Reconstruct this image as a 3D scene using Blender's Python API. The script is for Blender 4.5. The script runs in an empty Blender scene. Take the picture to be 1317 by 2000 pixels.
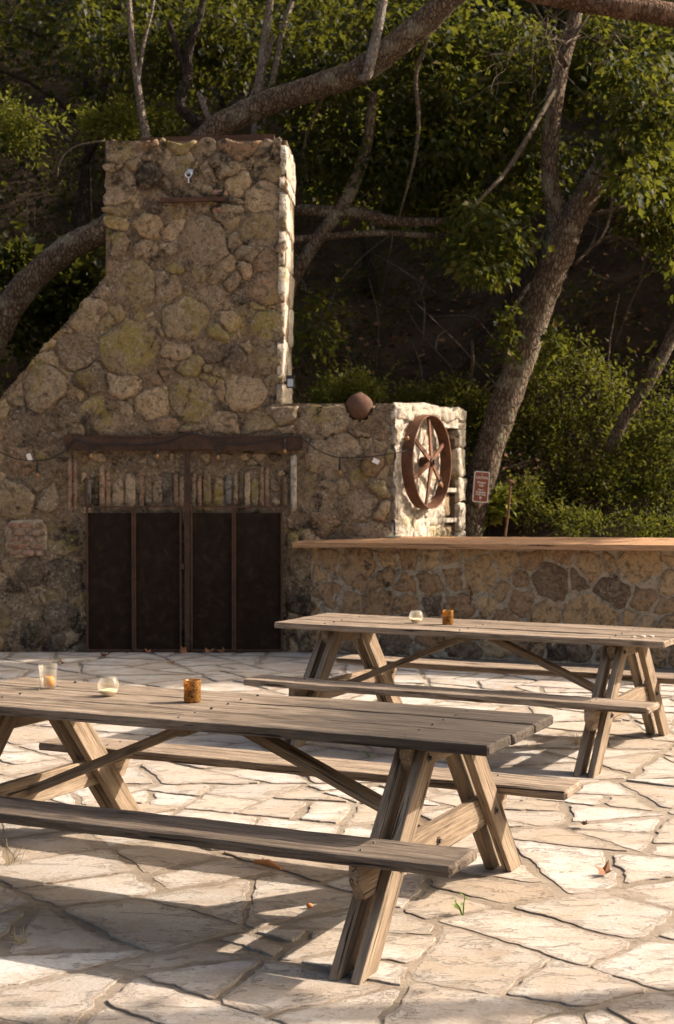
import bpy, bmesh, math, random
import numpy as np
from mathutils import Vector, Matrix, noise as mnoise

random.seed(11)
rng = np.random.default_rng(11)
SC = bpy.context.scene
COL = SC.collection
R = math.radians

# ------------------------------------------------------------------ camera, light, exposure
FPX, CAMH, PITCH = 2852.5, 1.7881, -0.0186          # focal length in photo pixels, eye height, pitch
CX, CY = 658.5, 1000.0
cam = bpy.data.cameras.new('camera')
cam.sensor_fit = 'VERTICAL'
cam.sensor_height = 36.0
cam.lens = 36.0 * FPX / 2000.0
cam.clip_start, cam.clip_end = 0.1, 600.0
cam.dof.use_dof = True
cam.dof.focus_distance = 6.6
cam.dof.aperture_fstop = 5.6
camo = bpy.data.objects.new('camera', cam)
camo.location = (0, 0, CAMH)
camo.rotation_euler = (math.pi / 2 + PITCH, 0, 0)
COL.objects.link(camo)
SC.camera = camo

SUN = Vector((1.18, 0.24, 0.76)).normalized()         # towards the sun
SUN_EL = math.asin(SUN.z)
SUN_AZ = math.atan2(SUN.x, SUN.y)
world = bpy.data.worlds.new('World')
SC.world = world
world.use_nodes = True
wn = world.node_tree
bg = wn.nodes['Background']
sky = wn.nodes.new('ShaderNodeTexSky')
sky.sky_type = 'NISHITA'
sky.sun_disc = False
sky.sun_elevation = SUN_EL
sky.sun_rotation = SUN_AZ
sky.dust_density = 8.0
sky.ozone_density = 0.3
sky.air_density = 1.0
wn.links.new(sky.outputs[0], bg.inputs[0])
bg.inputs[1].default_value = 0.105
sl = bpy.data.lights.new('sun', 'SUN')
sl.energy = 4.7
sl.angle = R(0.5)
sl.color = (1.0, 0.87, 0.745)
so = bpy.data.objects.new('sun', sl)
so.rotation_euler = (-SUN).to_track_quat('-Z', 'Y').to_euler()
so.location = (20, 5, 20)
COL.objects.link(so)
vs = SC.view_settings
vs.view_transform = 'Standard'
vs.look = 'None'
vs.gamma = 1.0
vs.use_curve_mapping = False
vs.exposure = 1.2
try:
    SC.cycles.max_bounces = 8
    SC.cycles.transparent_max_bounces = 8
    SC.cycles.use_denoising = True
except Exception:
    pass

# ------------------------------------------------------------------ measuring the place from the photograph
_c, _s = math.cos(PITCH), math.sin(PITCH)
def ray(px, py):
    a = (px - CX) / FPX; b = -(py - CY) / FPX
    return Vector((a, _c - b * _s, _s + b * _c))
def at_z(px, py, z=0.0):
    r = ray(px, py); t = (z - CAMH) / r.z
    return Vector((r.x * t, r.y * t, z))
def at_y(px, py, y):
    r = ray(px, py); t = y / r.y
    return Vector((r.x * t, y, r.z * t + CAMH))
def at_plane(px, py, o, n):
    r = ray(px, py); c = Vector((0, 0, CAMH))
    t = (Vector(o) - c).dot(n) / r.dot(n)
    return c + r * t

# ------------------------------------------------------------------ object helpers
def link(o, parent=None):
    COL.objects.link(o)
    if parent is not None:
        o.parent = parent
    return o
def mesh_from(name, verts, faces, mat=None, smooth=False):
    me = bpy.data.meshes.new(name)
    me.from_pydata([tuple(v) for v in verts], [], faces)
    if mat is not None:
        for m in (mat if isinstance(mat, (list, tuple)) else [mat]):
            me.materials.append(m)
    if smooth:
        me.polygons.foreach_set('use_smooth', [True] * len(me.polygons))
    me.update()
    return me
def obj(name, me, parent=None, matrix=None):
    o = bpy.data.objects.new(name, me)
    link(o, parent)
    if matrix is not None:
        o.matrix_local = matrix
    return o
def tag(o, label=None, cat=None, group=None, kind=None):
    if label: o['label'] = label
    if cat: o['category'] = cat
    if group: o['group'] = group
    if kind: o['kind'] = kind
    return o
def thing(name, label, cat, loc=(0, 0, 0), rotz=0.0, group=None):
    o = bpy.data.objects.new(name, None)
    o.empty_display_size = 0.2
    o.location = loc
    o.rotation_euler = (0, 0, rotz)
    link(o)
    return tag(o, label, cat, group)
def inv(root):
    return root.matrix_basis.inverted()

class MB:
    """collects shapes for ONE mesh"""
    def __init__(s): s.v = []; s.f = []
    def add(s, vs_, fs_):
        n = len(s.v); s.v += [Vector(v) for v in vs_]; s.f += [tuple(i + n for i in f) for f in fs_]
    def box(s, c, d, rot=None):
        x, y, z = d[0] / 2, d[1] / 2, d[2] / 2
        vv = [Vector((a * x, b * y, e * z)) for a in (-1, 1) for b in (-1, 1) for e in (-1, 1)]
        if rot is not None: vv = [rot @ v for v in vv]
        s.add([v + Vector(c) for v in vv], [(0, 1, 3, 2), (4, 6, 7, 5), (0, 4, 5, 1), (2, 3, 7, 6), (0, 2, 6, 4), (1, 5, 7, 3)])
    def tube(s, pts, radii, n=8, cap=True, rough=0.0, seed=0.0):
        pts = [Vector(p) for p in pts]
        rings = []
        t0 = (pts[1] - pts[0]).normalized()
        ref = Vector((0, 0, 1)) if abs(t0.z) < 0.9 else Vector((1, 0, 0))
        a = t0.cross(ref).normalized()
        for i, p in enumerate(pts):
            t = (pts[min(i + 1, len(pts) - 1)] - pts[max(i - 1, 0)]).normalized()
            a = (a - t * a.dot(t)).normalized()
            b = t.cross(a)
            r = radii[i] if isinstance(radii, (list, tuple)) else radii
            ring = []
            for k in range(n):
                an = 2 * math.pi * k / n
                d = a * math.cos(an) + b * math.sin(an)
                q = 1.0
                if rough:
                    P_ = p + d * r
                    q += rough * (mnoise.noise(P_ * (0.66 / max(r, 0.02)) + Vector((seed, 0, 0))) + 0.6 * mnoise.noise(P_ * (2.1 / max(r, 0.02)) + Vector((seed, 7, 0))))
                ring.append(p + d * r * q)
            rings.append(ring)
        base = len(s.v)
        for rg in rings: s.v += rg
        for i in range(len(rings) - 1):
            for k in range(n):
                k2 = (k + 1) % n
                s.f.append((base + i * n + k, base + i * n + k2, base + (i + 1) * n + k2, base + (i + 1) * n + k))
        if cap:
            s.f.append(tuple(base + k for k in range(n))[::-1])
            s.f.append(tuple(base + (len(rings) - 1) * n + k for k in range(n)))
    def lathe(s, prof, n=24, o=(0, 0, 0)):
        base = len(s.v); o = Vector(o)
        for r, z in prof:
            for k in range(n):
                an = 2 * math.pi * k / n
                s.v.append(o + Vector((r * math.cos(an), r * math.sin(an), z)))
        for i in range(len(prof) - 1):
            for k in range(n):
                k2 = (k + 1) % n
                s.f.append((base + i * n + k, base + i * n + k2, base + (i + 1) * n + k2, base + (i + 1) * n + k))
        return base
    def me(s, name, mat, smooth=False):
        return mesh_from(name, s.v, s.f, mat, smooth)
    def build(s, name, mat, parent=None, smooth=False, matrix=None):
        return obj(name, s.me(name, mat, smooth), parent, matrix)

def smooth_path(pts, sub=4):
    """Catmull-Rom through (vector, radius)"""
    P = [Vector(p[0]) for p in pts]; W = [p[1] for p in pts]
    out = []; wo = []
    for i in range(len(P) - 1):
        p0, p1, p2, p3 = P[max(i - 1, 0)], P[i], P[i + 1], P[min(i + 2, len(P) - 1)]
        for k in range(sub):
            t = k / sub
            out.append(0.5 * ((2 * p1) + (p2 - p0) * t + (2 * p0 - 5 * p1 + 4 * p2 - p3) * t * t + (3 * p1 - p0 - 3 * p2 + p3) * t ** 3))
            wo.append(W[i] + (W[i + 1] - W[i]) * t)
    out.append(P[-1]); wo.append(W[-1])
    return out, wo

# ------------------------------------------------------------------ materials
class NT:
    def __init__(s, name, rough=0.9, spec=0.3):
        s.m = bpy.data.materials.new(name); s.m.use_nodes = True
        s.t = s.m.node_tree; s.b = s.t.nodes['Principled BSDF']; s.out = s.t.nodes['Material Output']
        s.b.inputs['Roughness'].default_value = rough
        s.b.inputs['Specular IOR Level'].default_value = spec
    def n(s, typ, ins=None, **props):
        nd = s.t.nodes.new(typ)
        for k, v in props.items(): setattr(nd, k, v)
        for k, v in (ins or {}).items():
            if hasattr(v, 'is_output') or isinstance(v, bpy.types.NodeSocket): s.t.links.new(v, nd.inputs[k])
            else: nd.inputs[k].default_value = v
        return nd
    def obj_co(s): return s.n('ShaderNodeTexCoord').outputs['Object']
    def world_co(s): return s.n('ShaderNodeNewGeometry').outputs['Position']
    def scale(s, co, sc, loc=None):
        m = s.n('ShaderNodeMapping', {'Vector': co, 'Scale': sc})
        if loc is not None: s.t.links.new(loc, m.inputs['Location'])
        return m.outputs[0]
    def noise(s, co, scale, detail=5.0, rough=0.6, dist=0.0):
        return s.n('ShaderNodeTexNoise', {'Vector': co, 'Scale': scale, 'Detail': detail, 'Roughness': rough, 'Distortion': dist}).outputs['Fac']
    def ramp(s, f, stops, interp='LINEAR'):
        r = s.n('ShaderNodeValToRGB', {'Fac': f})
        r.color_ramp.interpolation = interp
        e = r.color_ramp.elements
        while len(e) < len(stops): e.new(0.5)
        for i, (p, c) in enumerate(stops):
            e[i].position = p
            e[i].color = (c[0], c[1], c[2], 1) if not isinstance(c, (int, float)) else (c, c, c, 1)
        return r.outputs['Color']
    def step(s, f, a, b):
        return s.n('ShaderNodeMapRange', {'Value': f, 'From Min': a, 'From Max': b}, interpolation_type='SMOOTHSTEP').outputs[0]
    def mix(s, f, a, b, mode='MIX'):
        m = s.n('ShaderNodeMix', data_type='RGBA', blend_type=mode)
        for k, v in ((0, f), (6, a), (7, b)):
            if isinstance(v, bpy.types.NodeSocket): s.t.links.new(v, m.inputs[k])
            elif k == 0: m.inputs[0].default_value = v
            else: m.inputs[k].default_value = (v[0], v[1], v[2], 1)
        return m.outputs[2]
    def math(s, op, a, b=0.0):
        m = s.n('ShaderNodeMath', operation=op)
        for k, v in ((0, a), (1, b)):
            if isinstance(v, bpy.types.NodeSocket): s.t.links.new(v, m.inputs[k])
            else: m.inputs[k].default_value = v
        return m.outputs[0]
    def rand(s): return s.n('ShaderNodeObjectInfo').outputs['Random']
    def color(s, c):
        if isinstance(c, bpy.types.NodeSocket): s.t.links.new(c, s.b.inputs['Base Color'])
        else: s.b.inputs['Base Color'].default_value = (c[0], c[1], c[2], 1)
    def bump(s, h, strength=0.5, dist=0.01):
        b = s.n('ShaderNodeBump', {'Height': h, 'Strength': strength, 'Distance': dist})
        s.t.links.new(b.outputs[0], s.b.inputs['Normal'])

def offset_co(n, co):
    """shift texture space by the object's random number so copies differ"""
    r = n.rand()
    sh = n.n('ShaderNodeCombineXYZ', {'X': n.math('MULTIPLY', r, 37.0), 'Y': n.math('MULTIPLY', r, 91.0), 'Z': n.math('MULTIPLY', r, 53.0)}).outputs[0]
    return n.n('ShaderNodeVectorMath', {0: co, 1: sh}, operation='ADD').outputs[0]

def rock(name, cols, lichen=0.5, dark=0.5, crust=0.5, bump=0.9, speck=0.75):
    n = NT(name, 0.92, 0.2)
    w = n.world_co()
    base = n.ramp(n.rand(), [(i / max(1, len(cols) - 1), c) for i, c in enumerate(cols)])
    big = n.noise(w, 5.0, 6, 0.65, 0.6)
    fine = n.noise(w, 38.0, 8, 0.75)
    mid = n.noise(w, 14.0, 7, 0.7, 0.8)
    c = n.mix(n.step(mid, 0.36, 0.58), n.mix(0.78, base, (0.034, 0.023, 0.015)), base)
    lt2 = n.noise(w, 8.0, 7, 0.75, 1.2)
    c = n.mix(n.math('MULTIPLY', n.step(lt2, 0.50, 0.64), 0.55), c, n.mix(0.5, base, (0.44, 0.35, 0.245)))
    c = n.mix(n.math('MULTIPLY', n.step(n.noise(w, 1.4, 5, 0.7, 0.5), 0.42, 0.62), 0.5), c, n.mix(0.5, c, (0.23, 0.17, 0.115)))
    c = n.mix(n.step(fine, 0.42, 0.75), c, n.mix(0.5, base, (0.42, 0.32, 0.21)))
    c = n.mix(n.math('MULTIPLY', n.step(n.noise(w, 21.0, 6, 0.85, 0.6), 0.455, 0.39), speck), c, (0.03, 0.021, 0.014))
    # yellow lichen, grey crust, black stain: growths with a shape of their own
    if lichen:
        lm = n.math('MULTIPLY', n.step(n.noise(w, 2.1, 4, 0.6, 0.4), 0.60 - 0.16 * lichen, 0.72 - 0.12 * lichen), n.step(n.noise(w, 24.0, 6, 0.7), 0.38, 0.6))
        c = n.mix(n.math('MULTIPLY', lm, 0.85), c, (0.25, 0.19, 0.035))
    if crust:
        cm = n.math('MULTIPLY', n.step(n.noise(w, 3.3, 4, 0.6), 0.43, 0.56), n.step(n.noise(w, 30.0, 6, 0.85, 0.5), 0.57 - 0.05 * crust, 0.61))
        c = n.mix(n.math('MULTIPLY', cm, 0.8), c, (0.46, 0.40, 0.30))
    if dark:
        zz = n.n('ShaderNodeSeparateXYZ', {0: w}).outputs[2]
        wet = n.math('ADD', n.math('MULTIPLY', n.step(zz, 4.6, 5.4), 0.11), n.math('MULTIPLY', n.step(zz, 0.75, 0.05), 0.10))     # rain-stained top, mossy foot
        dm = n.math('MULTIPLY', n.step(n.math('ADD', n.noise(w, 2.7, 5, 0.65, 0.9), wet), 0.66 - 0.17 * dark, 0.74 - 0.14 * dark), n.step(n.noise(w, 15.0, 7, 0.8), 0.40, 0.55))
        c = n.mix(n.math('MULTIPLY', dm, 0.88), c, (0.016, 0.013, 0.010))
    n.color(c)
    n.bump(n.math('ADD', n.math('ADD', n.math('MULTIPLY', fine, 0.35), mid), n.math('MULTIPLY', big, 0.8)), bump, 0.035)
    return n.m

M = {}
M['rock_grey'] = rock('rock_grey', [(0.24, 0.170, 0.103), (0.34, 0.245, 0.152), (0.18, 0.124, 0.075)], 0.45, 0.6, 0.95)
M['rock_tan'] = rock('rock_tan', [(0.38, 0.268, 0.155), (0.44, 0.31, 0.18), (0.33, 0.215, 0.115)], 0.35, 0.35, 0.7)
M['rock_lichen'] = rock('rock_lichen', [(0.26, 0.195, 0.10), (0.29, 0.21, 0.12), (0.23, 0.17, 0.09)], 0.95, 0.45, 0.8)
M['rock_brown'] = rock('rock_brown', [(0.26, 0.14, 0.07), (0.22, 0.13, 0.075), (0.30, 0.19, 0.11)], 0.2, 0.4, 0.5)
M['rock_dark'] = rock('rock_dark', [(0.085, 0.062, 0.045), (0.11, 0.078, 0.052), (0.07, 0.05, 0.036)], 0.2, 0.9, 0.5)
M['rock_mortar'] = rock('rock_mortar', [(0.175, 0.120, 0.073), (0.175, 0.120, 0.073)], 0.3, 0.66, 0.8)
M['rock_pale'] = rock('rock_pale', [(0.56, 0.49, 0.39), (0.62, 0.56, 0.46), (0.50, 0.41, 0.29)], 0.15, 0.10, 0.5, 0.9, 0.25)  # light stone, paled further to put sunlight into the side faces
M['pale_mortar'] = rock('pale_mortar', [(0.62, 0.55, 0.45), (0.62, 0.55, 0.45)], 0.2, 0.12, 0.4, 0.9, 0.25)  # whitish mortar of the side faces, sunlight worked into its tone
M['bar_tan'] = rock('bar_tan', [(0.52, 0.345, 0.18), (0.46, 0.285, 0.13), (0.55, 0.385, 0.22)], 0.0, 0.1, 0.3, 0.6, 0.3)
M['bar_brown'] = rock('bar_brown', [(0.38, 0.21, 0.095), (0.30, 0.175, 0.09), (0.43, 0.265, 0.13)], 0.0, 0.3, 0.3, 0.6, 0.3)
M['bar_dark'] = rock('bar_dark', [(0.14, 0.085, 0.052), (0.17, 0.10, 0.06), (0.12, 0.08, 0.055)], 0.0, 0.5, 0.35, 0.6, 0.3)
M['bar_mortar'] = rock('bar_mortar', [(0.42, 0.345, 0.25), (0.42, 0.345, 0.25)], 0.0, 0.0, 0.2, 0.4, 0.12)
M['brick'] = rock('brick', [(0.30, 0.17, 0.115), (0.27, 0.165, 0.12), (0.34, 0.15, 0.095)], 0.0, 0.2, 0.7, 0.5)
M['upright_pale'] = rock('upright_pale', [(0.42, 0.31, 0.20), (0.36, 0.25, 0.15)], 0.1, 0.2, 0.4, 0.5)
M['upright_brick'] = rock('upright_brick', [(0.30, 0.165, 0.10), (0.26, 0.15, 0.095)], 0.0, 0.2, 0.4, 0.5)
M['slate_blue'] = rock('slate_blue', [(0.11, 0.115, 0.12), (0.14, 0.14, 0.13)], 0.0, 0.3, 0.3, 0.5)

def flag_mat():
    n = NT('flagstone', 0.9, 0.2)
    o = offset_co(n, n.obj_co())
    base = n.ramp(n.rand(), [(0, (0.38, 0.32, 0.255)), (0.18, (0.47, 0.425, 0.37)), (0.4, (0.53, 0.495, 0.45)), (0.6, (0.37, 0.33, 0.28)), (0.8, (0.52, 0.48, 0.43)), (1, (0.34, 0.28, 0.215))])
    big = n.noise(o, 2.6, 6, 0.65, 0.6)
    lay = n.noise(n.scale(o, (1, 2.2, 1)), 5.0, 9, 0.74, 1.0)
    fine = n.noise(o, 55.0, 6, 0.75)
    c = n.mix(n.step(big, 0.40, 0.62), n.mix(0.55, base, (0.36, 0.265, 0.175)), base)
    att = n.n('ShaderNodeAttribute', attribute_name='edge').outputs['Fac']
    # the pale skin of the stone has flaked off in sheets, mostly towards the rim
    fl = n.math('ADD', lay, n.math('MULTIPLY', att, 0.24))
    c = n.mix(n.math('MULTIPLY', n.step(fl, 0.57, 0.63), 0.7), c, n.mix(0.6, base, (0.235, 0.19, 0.145)))
    c = n.mix(n.math('MULTIPLY', n.step(fl, 0.70, 0.73), 0.6), c, (0.20, 0.15, 0.105))
    crk = n.math('SUBTRACT', fl, 0.598)
    crk = n.step(n.math('ABSOLUTE', crk), 0.011, 0.002)
    c = n.mix(n.math('MULTIPLY', crk, n.math('MULTIPLY', n.step(big, 0.48, 0.6), 0.6)), c, (0.13, 0.098, 0.07))
    pit = n.step(n.noise(n.scale(o, (1, 1.8, 1)), 17.0, 5, 0.85, 1.2), 0.63, 0.67)
    c = n.mix(n.math('MULTIPLY', pit, 0.75), c, (0.16, 0.115, 0.075))
    st = n.step(n.noise(o, 1.3, 5, 0.7, 0.8), 0.56, 0.70)
    c = n.mix(n.math('MULTIPLY', st, 0.5), c, (0.27, 0.21, 0.15))
    c = n.mix(n.math('MULTIPLY', n.step(fine, 0.46, 0.64), 0.42), c, (0.26, 0.215, 0.17))
    n.color(c)
    h = n.math('ADD', n.math('MULTIPLY', n.step(fl, 0.585, 0.61), -1.0), n.math('ADD', n.math('MULTIPLY', lay, 1.0), n.math('MULTIPLY', fine, 0.5)))
    h = n.math('SUBTRACT', h, n.math('ADD', n.math('MULTIPLY', pit, 0.6), n.math('MULTIPLY', crk, 0.7)))
    n.bump(h, 0.9, 0.012)
    return n.m
M['flag'] = flag_mat()

def joint_mat():
    n = NT('joint_mortar', 0.95, 0.15)
    w = n.world_co()
    a = n.noise(w, 2.2, 6, 0.65, 0.4); b = n.noise(w, 16, 7, 0.75); f = n.noise(w, 90, 5, 0.8)
    c = n.ramp(a, [(0.3, (0.20, 0.155, 0.112)), (0.5, (0.275, 0.225, 0.17)), (0.7, (0.36, 0.305, 0.24))])
    c = n.mix(n.math('MULTIPLY', n.step(b, 0.50, 0.70), 0.8), c, (0.15, 0.108, 0.07))
    c = n.mix(n.math('MULTIPLY', n.step(f, 0.5, 0.8), 0.5), c, (0.36, 0.30, 0.22))
    n.color(c)
    n.bump(n.math('ADD', b, n.math('MULTIPLY', f, 0.4)), 0.9, 0.02)
    return n.m
M['joint'] = joint_mat()

def wood(name, dark, lite, worn, char=False, bumps=1.0):
    n = NT(name, 0.88, 0.2)
    o = offset_co(n, n.obj_co())
    g0 = n.noise(n.scale(o, (0.9, 13, 13)), 1.0, 6, 0.68, 1.2)
    g1 = n.noise(n.scale(o, (2.2, 42, 42)), 1.0, 7, 0.7, 1.4)
    g2 = n.noise(n.scale(o, (5.0, 160, 160)), 1.0, 4, 0.7, 0.6)
    bl = n.noise(n.scale(o, (2.0, 6, 6)), 1.0, 6, 0.7, 0.6)
    g = n.math('ADD', n.math('MULTIPLY', g0, 0.55), n.math('MULTIPLY', g1, 0.45))
    c = n.ramp(g, [(0.36, dark), (0.49, lite), (0.62, worn)])
    c = n.mix(n.math('MULTIPLY', n.step(bl, 0.48, 0.66), 0.6), c, n.mix(0.65, c, dark))
    c = n.mix(n.math('MULTIPLY', n.step(g2, 0.50, 0.66), 0.5), c, (dark[0] * 0.5, dark[1] * 0.5, dark[2] * 0.5))
    c = n.mix(n.math('MULTIPLY', n.rand(), 0.25), c, n.mix(0.6, c, tuple(x * 0.7 for x in dark)))
    if char:
        # soot grey weathering at the far board end
        sx = n.n('ShaderNodeSeparateXYZ', {0: n.obj_co()}).outputs[0]
        wv = n.math('ADD', sx, n.math('MULTIPLY', n.noise(n.scale(o, (2.5, 14, 14)), 1.0, 5), 1.5))
        c = n.mix(n.math('MULTIPLY', n.step(wv, 0.55, 1.7), 0.93), c, n.mix(0.16, (0.026, 0.022, 0.019), c))
    chk = n.step(n.noise(n.scale(o, (0.8, 34, 34)), 1.0, 3, 0.5, 2.2), 0.625, 0.655)
    c = n.mix(n.math('MULTIPLY', chk, 0.9), c, (0.016, 0.012, 0.009))
    kn = n.n('ShaderNodeTexVoronoi', {'Vector': n.scale(o, (2.0, 8, 8)), 'Scale': 1.0}, feature='F1').outputs['Distance']
    c = n.mix(n.math('MULTIPLY', n.step(kn, 0.19, 0.07), 0.8), c, (dark[0] * 0.6, dark[1] * 0.55, dark[2] * 0.5))
    n.color(c)
    n.bump(n.math('SUBTRACT', n.math('ADD', g, n.math('MULTIPLY', g2, 0.4)), n.math('MULTIPLY', chk, 1.0)), bumps, 0.010)
    return n.m
M['wood_grey'] = wood('weathered_grey_wood', (0.085, 0.060, 0.041), (0.25, 0.188, 0.133), (0.40, 0.315, 0.232))
M['wood_char'] = wood('dark_weathered_wood', (0.075, 0.055, 0.039), (0.235, 0.178, 0.127), (0.39, 0.308, 0.228), char=True)
M['wood_seat'] = wood('dark_seat_wood', (0.050, 0.038, 0.028), (0.14, 0.106, 0.078), (0.25, 0.195, 0.148))
M['wood_frame'] = wood('tan_frame_wood', (0.10, 0.070, 0.045), (0.23, 0.168, 0.112), (0.335, 0.262, 0.185), bumps=0.7)
M['wood_bar'] = wood('oiled_bar_wood', (0.30, 0.155, 0.075), (0.43, 0.245, 0.125), (0.52, 0.32, 0.18), bumps=0.35)

def rust(name, a, b, c_, rough=0.75, metal=0.3, spec=0.3):
    n = NT(name, rough, spec)
    o = n.world_co()
    f = n.noise(o, 9, 7, 0.7, 0.5); g = n.noise(o, 70, 5, 0.75)
    c = n.ramp(f, [(0.3, a), (0.52, b), (0.72, c_)])
    c = n.mix(n.math('MULTIPLY', n.step(g, 0.5, 0.75), 0.5), c, (a[0] * .6, a[1] * .6, a[2] * .6))
    n.color(c); n.b.inputs['Metallic'].default_value = metal
    n.bump(n.math('ADD', f, n.math('MULTIPLY', g, 0.6)), 0.4, 0.006)
    return n.m
M['rust'] = rust('rusty_iron', (0.075, 0.036, 0.022), (0.145, 0.066, 0.036), (0.22, 0.105, 0.058))
M['rust_dark'] = rust('dark_rusty_iron', (0.045, 0.026, 0.018), (0.085, 0.045, 0.028), (0.13, 0.065, 0.035))
M['rust_plate'] = rust('rusty_plate', (0.030, 0.018, 0.012), (0.060, 0.033, 0.022), (0.10, 0.052, 0.032), 0.85, 0.0)
M['sheet'] = rust('dark_steel_sheet', (0.012, 0.007, 0.0045), (0.020, 0.012, 0.0075), (0.042, 0.024, 0.014), 0.85, 0.0, 0.12)
M['clay'] = rust('clay', (0.075, 0.038, 0.025), (0.11, 0.058, 0.038), (0.15, 0.082, 0.054), 0.85, 0.0, 0.15)

def simple(name, c, rough=0.6, spec=0.4, metal=0.0, var=0.15):
    n = NT(name, rough, spec)
    f = n.noise(n.obj_co(), 30, 4)
    n.color(n.mix(n.math('MULTIPLY', f, var * 2), c, tuple(x * 0.6 for x in c)))
    n.b.inputs['Metallic'].default_value = metal
    return n.m
M['black'] = simple('black_plastic', (0.02, 0.02, 0.02), 0.5)
M['wire'] = simple('wire_black', (0.015, 0.013, 0.012), 0.6)
M['zinc'] = simple('zinc', (0.5, 0.55, 0.6), 0.35, 0.5, 0.7)
M['white'] = simple('white_paper', (0.75, 0.73, 0.70), 0.7)
M['bolt'] = simple('bolt_steel', (0.10, 0.085, 0.07), 0.5, 0.5, 0.7)
M['bone'] = simple('pale_stick', (0.50, 0.52, 0.42), 0.6)
M['pebble'] = simple('pebble', (0.55, 0.48, 0.38), 0.8)
M['sign_brown'] = simple('sign_brown', (0.27, 0.085, 0.04), 0.45, 0.4, 0, 0.1)
M['sign_white'] = simple('sign_white', (0.78, 0.76, 0.72), 0.5, 0.4, 0, 0.05)
M['dry_leaf'] = simple('dry_leaf', (0.24, 0.105, 0.045), 0.8)
M['dry_leaf_dark'] = simple('dry_leaf_dark', (0.12, 0.06, 0.035), 0.8)
M['straw'] = simple('straw', (0.42, 0.32, 0.17), 0.85)
M['chip'] = simple('orange_chip', (0.55, 0.22, 0.07), 0.7)

def bark(name, a, b, c_, sc=1.0):
    n = NT(name, 0.93, 0.15)
    w = n.world_co()
    f = n.noise(n.scale(w, (24 * sc, 24 * sc, 8.0 * sc)), 1.0, 8, 0.78, 1.6)
    p = n.n('ShaderNodeTexVoronoi', {'Vector': n.scale(w, (26 * sc, 26 * sc, 9.0 * sc)), 'Scale': 1.0, 'Randomness': 1.0}, feature='DISTANCE_TO_EDGE').outputs['Distance']
    g = n.noise(w, 45 * sc, 6, 0.8); bb = n.noise(w, 2.6, 5, 0.6, 0.8)
    c = n.ramp(f, [(0.34, a), (0.5, b), (0.64, c_)])
    c = n.mix(n.math('MULTIPLY', n.step(p, 0.16, 0.02), 0.7), c, tuple(x * 0.5 for x in a))
    c = n.mix(n.math('MULTIPLY', n.step(g, 0.47, 0.66), 0.5), c, a)
    c = n.mix(n.math('MULTIPLY', n.step(bb, 0.52, 0.62), 0.6), c, n.mix(0.5, c, tuple(min(0.5, x * 1.6) for x in c_)))
    n.color(c)
    n.bump(n.math('ADD', n.math('ADD', f, n.math('MULTIPLY', n.step(p, 0.0, 0.22), 0.8)), n.math('MULTIPLY', g, 0.4)), 1.0, 0.045)
    return n.m
M['bark'] = bark('bark_brown', (0.065, 0.042, 0.027), (0.22, 0.152, 0.10), (0.40, 0.30, 0.21))
M['bark_red'] = bark('bark_reddish', (0.075, 0.040, 0.024), (0.20, 0.112, 0.068), (0.31, 0.195, 0.125))
M['bark_pale'] = bark('bark_pale', (0.17, 0.13, 0.095), (0.34, 0.27, 0.205), (0.46, 0.385, 0.31), 1.4)
M['bark_dark'] = bark('bark_dark', (0.025, 0.018, 0.013), (0.06, 0.043, 0.031), (0.10, 0.075, 0.054))
M['twig'] = bark('twig_grey', (0.12, 0.085, 0.055), (0.24, 0.18, 0.125), (0.34, 0.27, 0.19), 2)

def leafm(name, cols, trans=0.35, rough=0.5):
    n = NT(name, rough, 0.12)
    r = n.n('ShaderNodeNewGeometry').outputs['Random Per Island']
    c = n.ramp(r, [(i / (len(cols) - 1), k) for i, k in enumerate(cols)])
    n.color(c)
    tr = n.n('ShaderNodeBsdfTranslucent', {'Color': n.mix(0.6, c, (0.19, 0.195, 0.02))})
    ms = n.n('ShaderNodeMixShader', {0: trans, 1: n.b.outputs[0], 2: tr.outputs[0]})
    n.t.links.new(ms.outputs[0], n.out.inputs[0])
    return n.m
M['leaf'] = leafm('leaf_green', [(0.018, 0.029, 0.006), (0.033, 0.044, 0.008), (0.022, 0.033, 0.006), (0.066, 0.070, 0.013), (0.10, 0.076, 0.016)], 0.42, 0.6)
M['leaf_dark'] = leafm('leaf_dark', [(0.009, 0.013, 0.003), (0.017, 0.021, 0.005), (0.030, 0.027, 0.008), (0.012, 0.015, 0.004)], 0.35, 0.5)  # olive-brown, darkened so the background shade sits in the leaf colour
M['leaf_olive'] = leafm('leaf_olive', [(0.045, 0.050, 0.010), (0.080, 0.080, 0.016), (0.030, 0.035, 0.008), (0.13, 0.105, 0.028)], 0.42, 0.6)
M['leaf_bright'] = leafm('leaf_bright', [(0.13, 0.145, 0.024), (0.19, 0.19, 0.034), (0.10, 0.115, 0.02), (0.21, 0.185, 0.04)], 0.45, 0.45)  # light green, brightened to put sunshine into the leaf colour
M['leaf_yellow'] = leafm('leaf_yellow', [(0.16, 0.19, 0.03), (0.24, 0.22, 0.03), (0.10, 0.16, 0.025), (0.32, 0.24, 0.03)])
M['sprig'] = leafm('sprig_green', [(0.17, 0.30, 0.05), (0.22, 0.34, 0.06), (0.14, 0.26, 0.04)], 0.4)

def soil_mat():
    n = NT('hill_soil', 0.95, 0.1)
    w = n.world_co()
    a = n.noise(w, 0.8, 6, 0.7, 0.5); b = n.noise(w, 9, 8, 0.75)
    c = n.ramp(a, [(0.3, (0.020, 0.013, 0.008)), (0.5, (0.055, 0.036, 0.021)), (0.7, (0.12, 0.078, 0.045))])
    c = n.mix(n.step(b, 0.5, 0.72), c, (0.07, 0.046, 0.028))
    n.color(c); n.bump(b, 1.0, 0.12)
    return n.m
M['soil'] = soil_mat()

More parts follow.
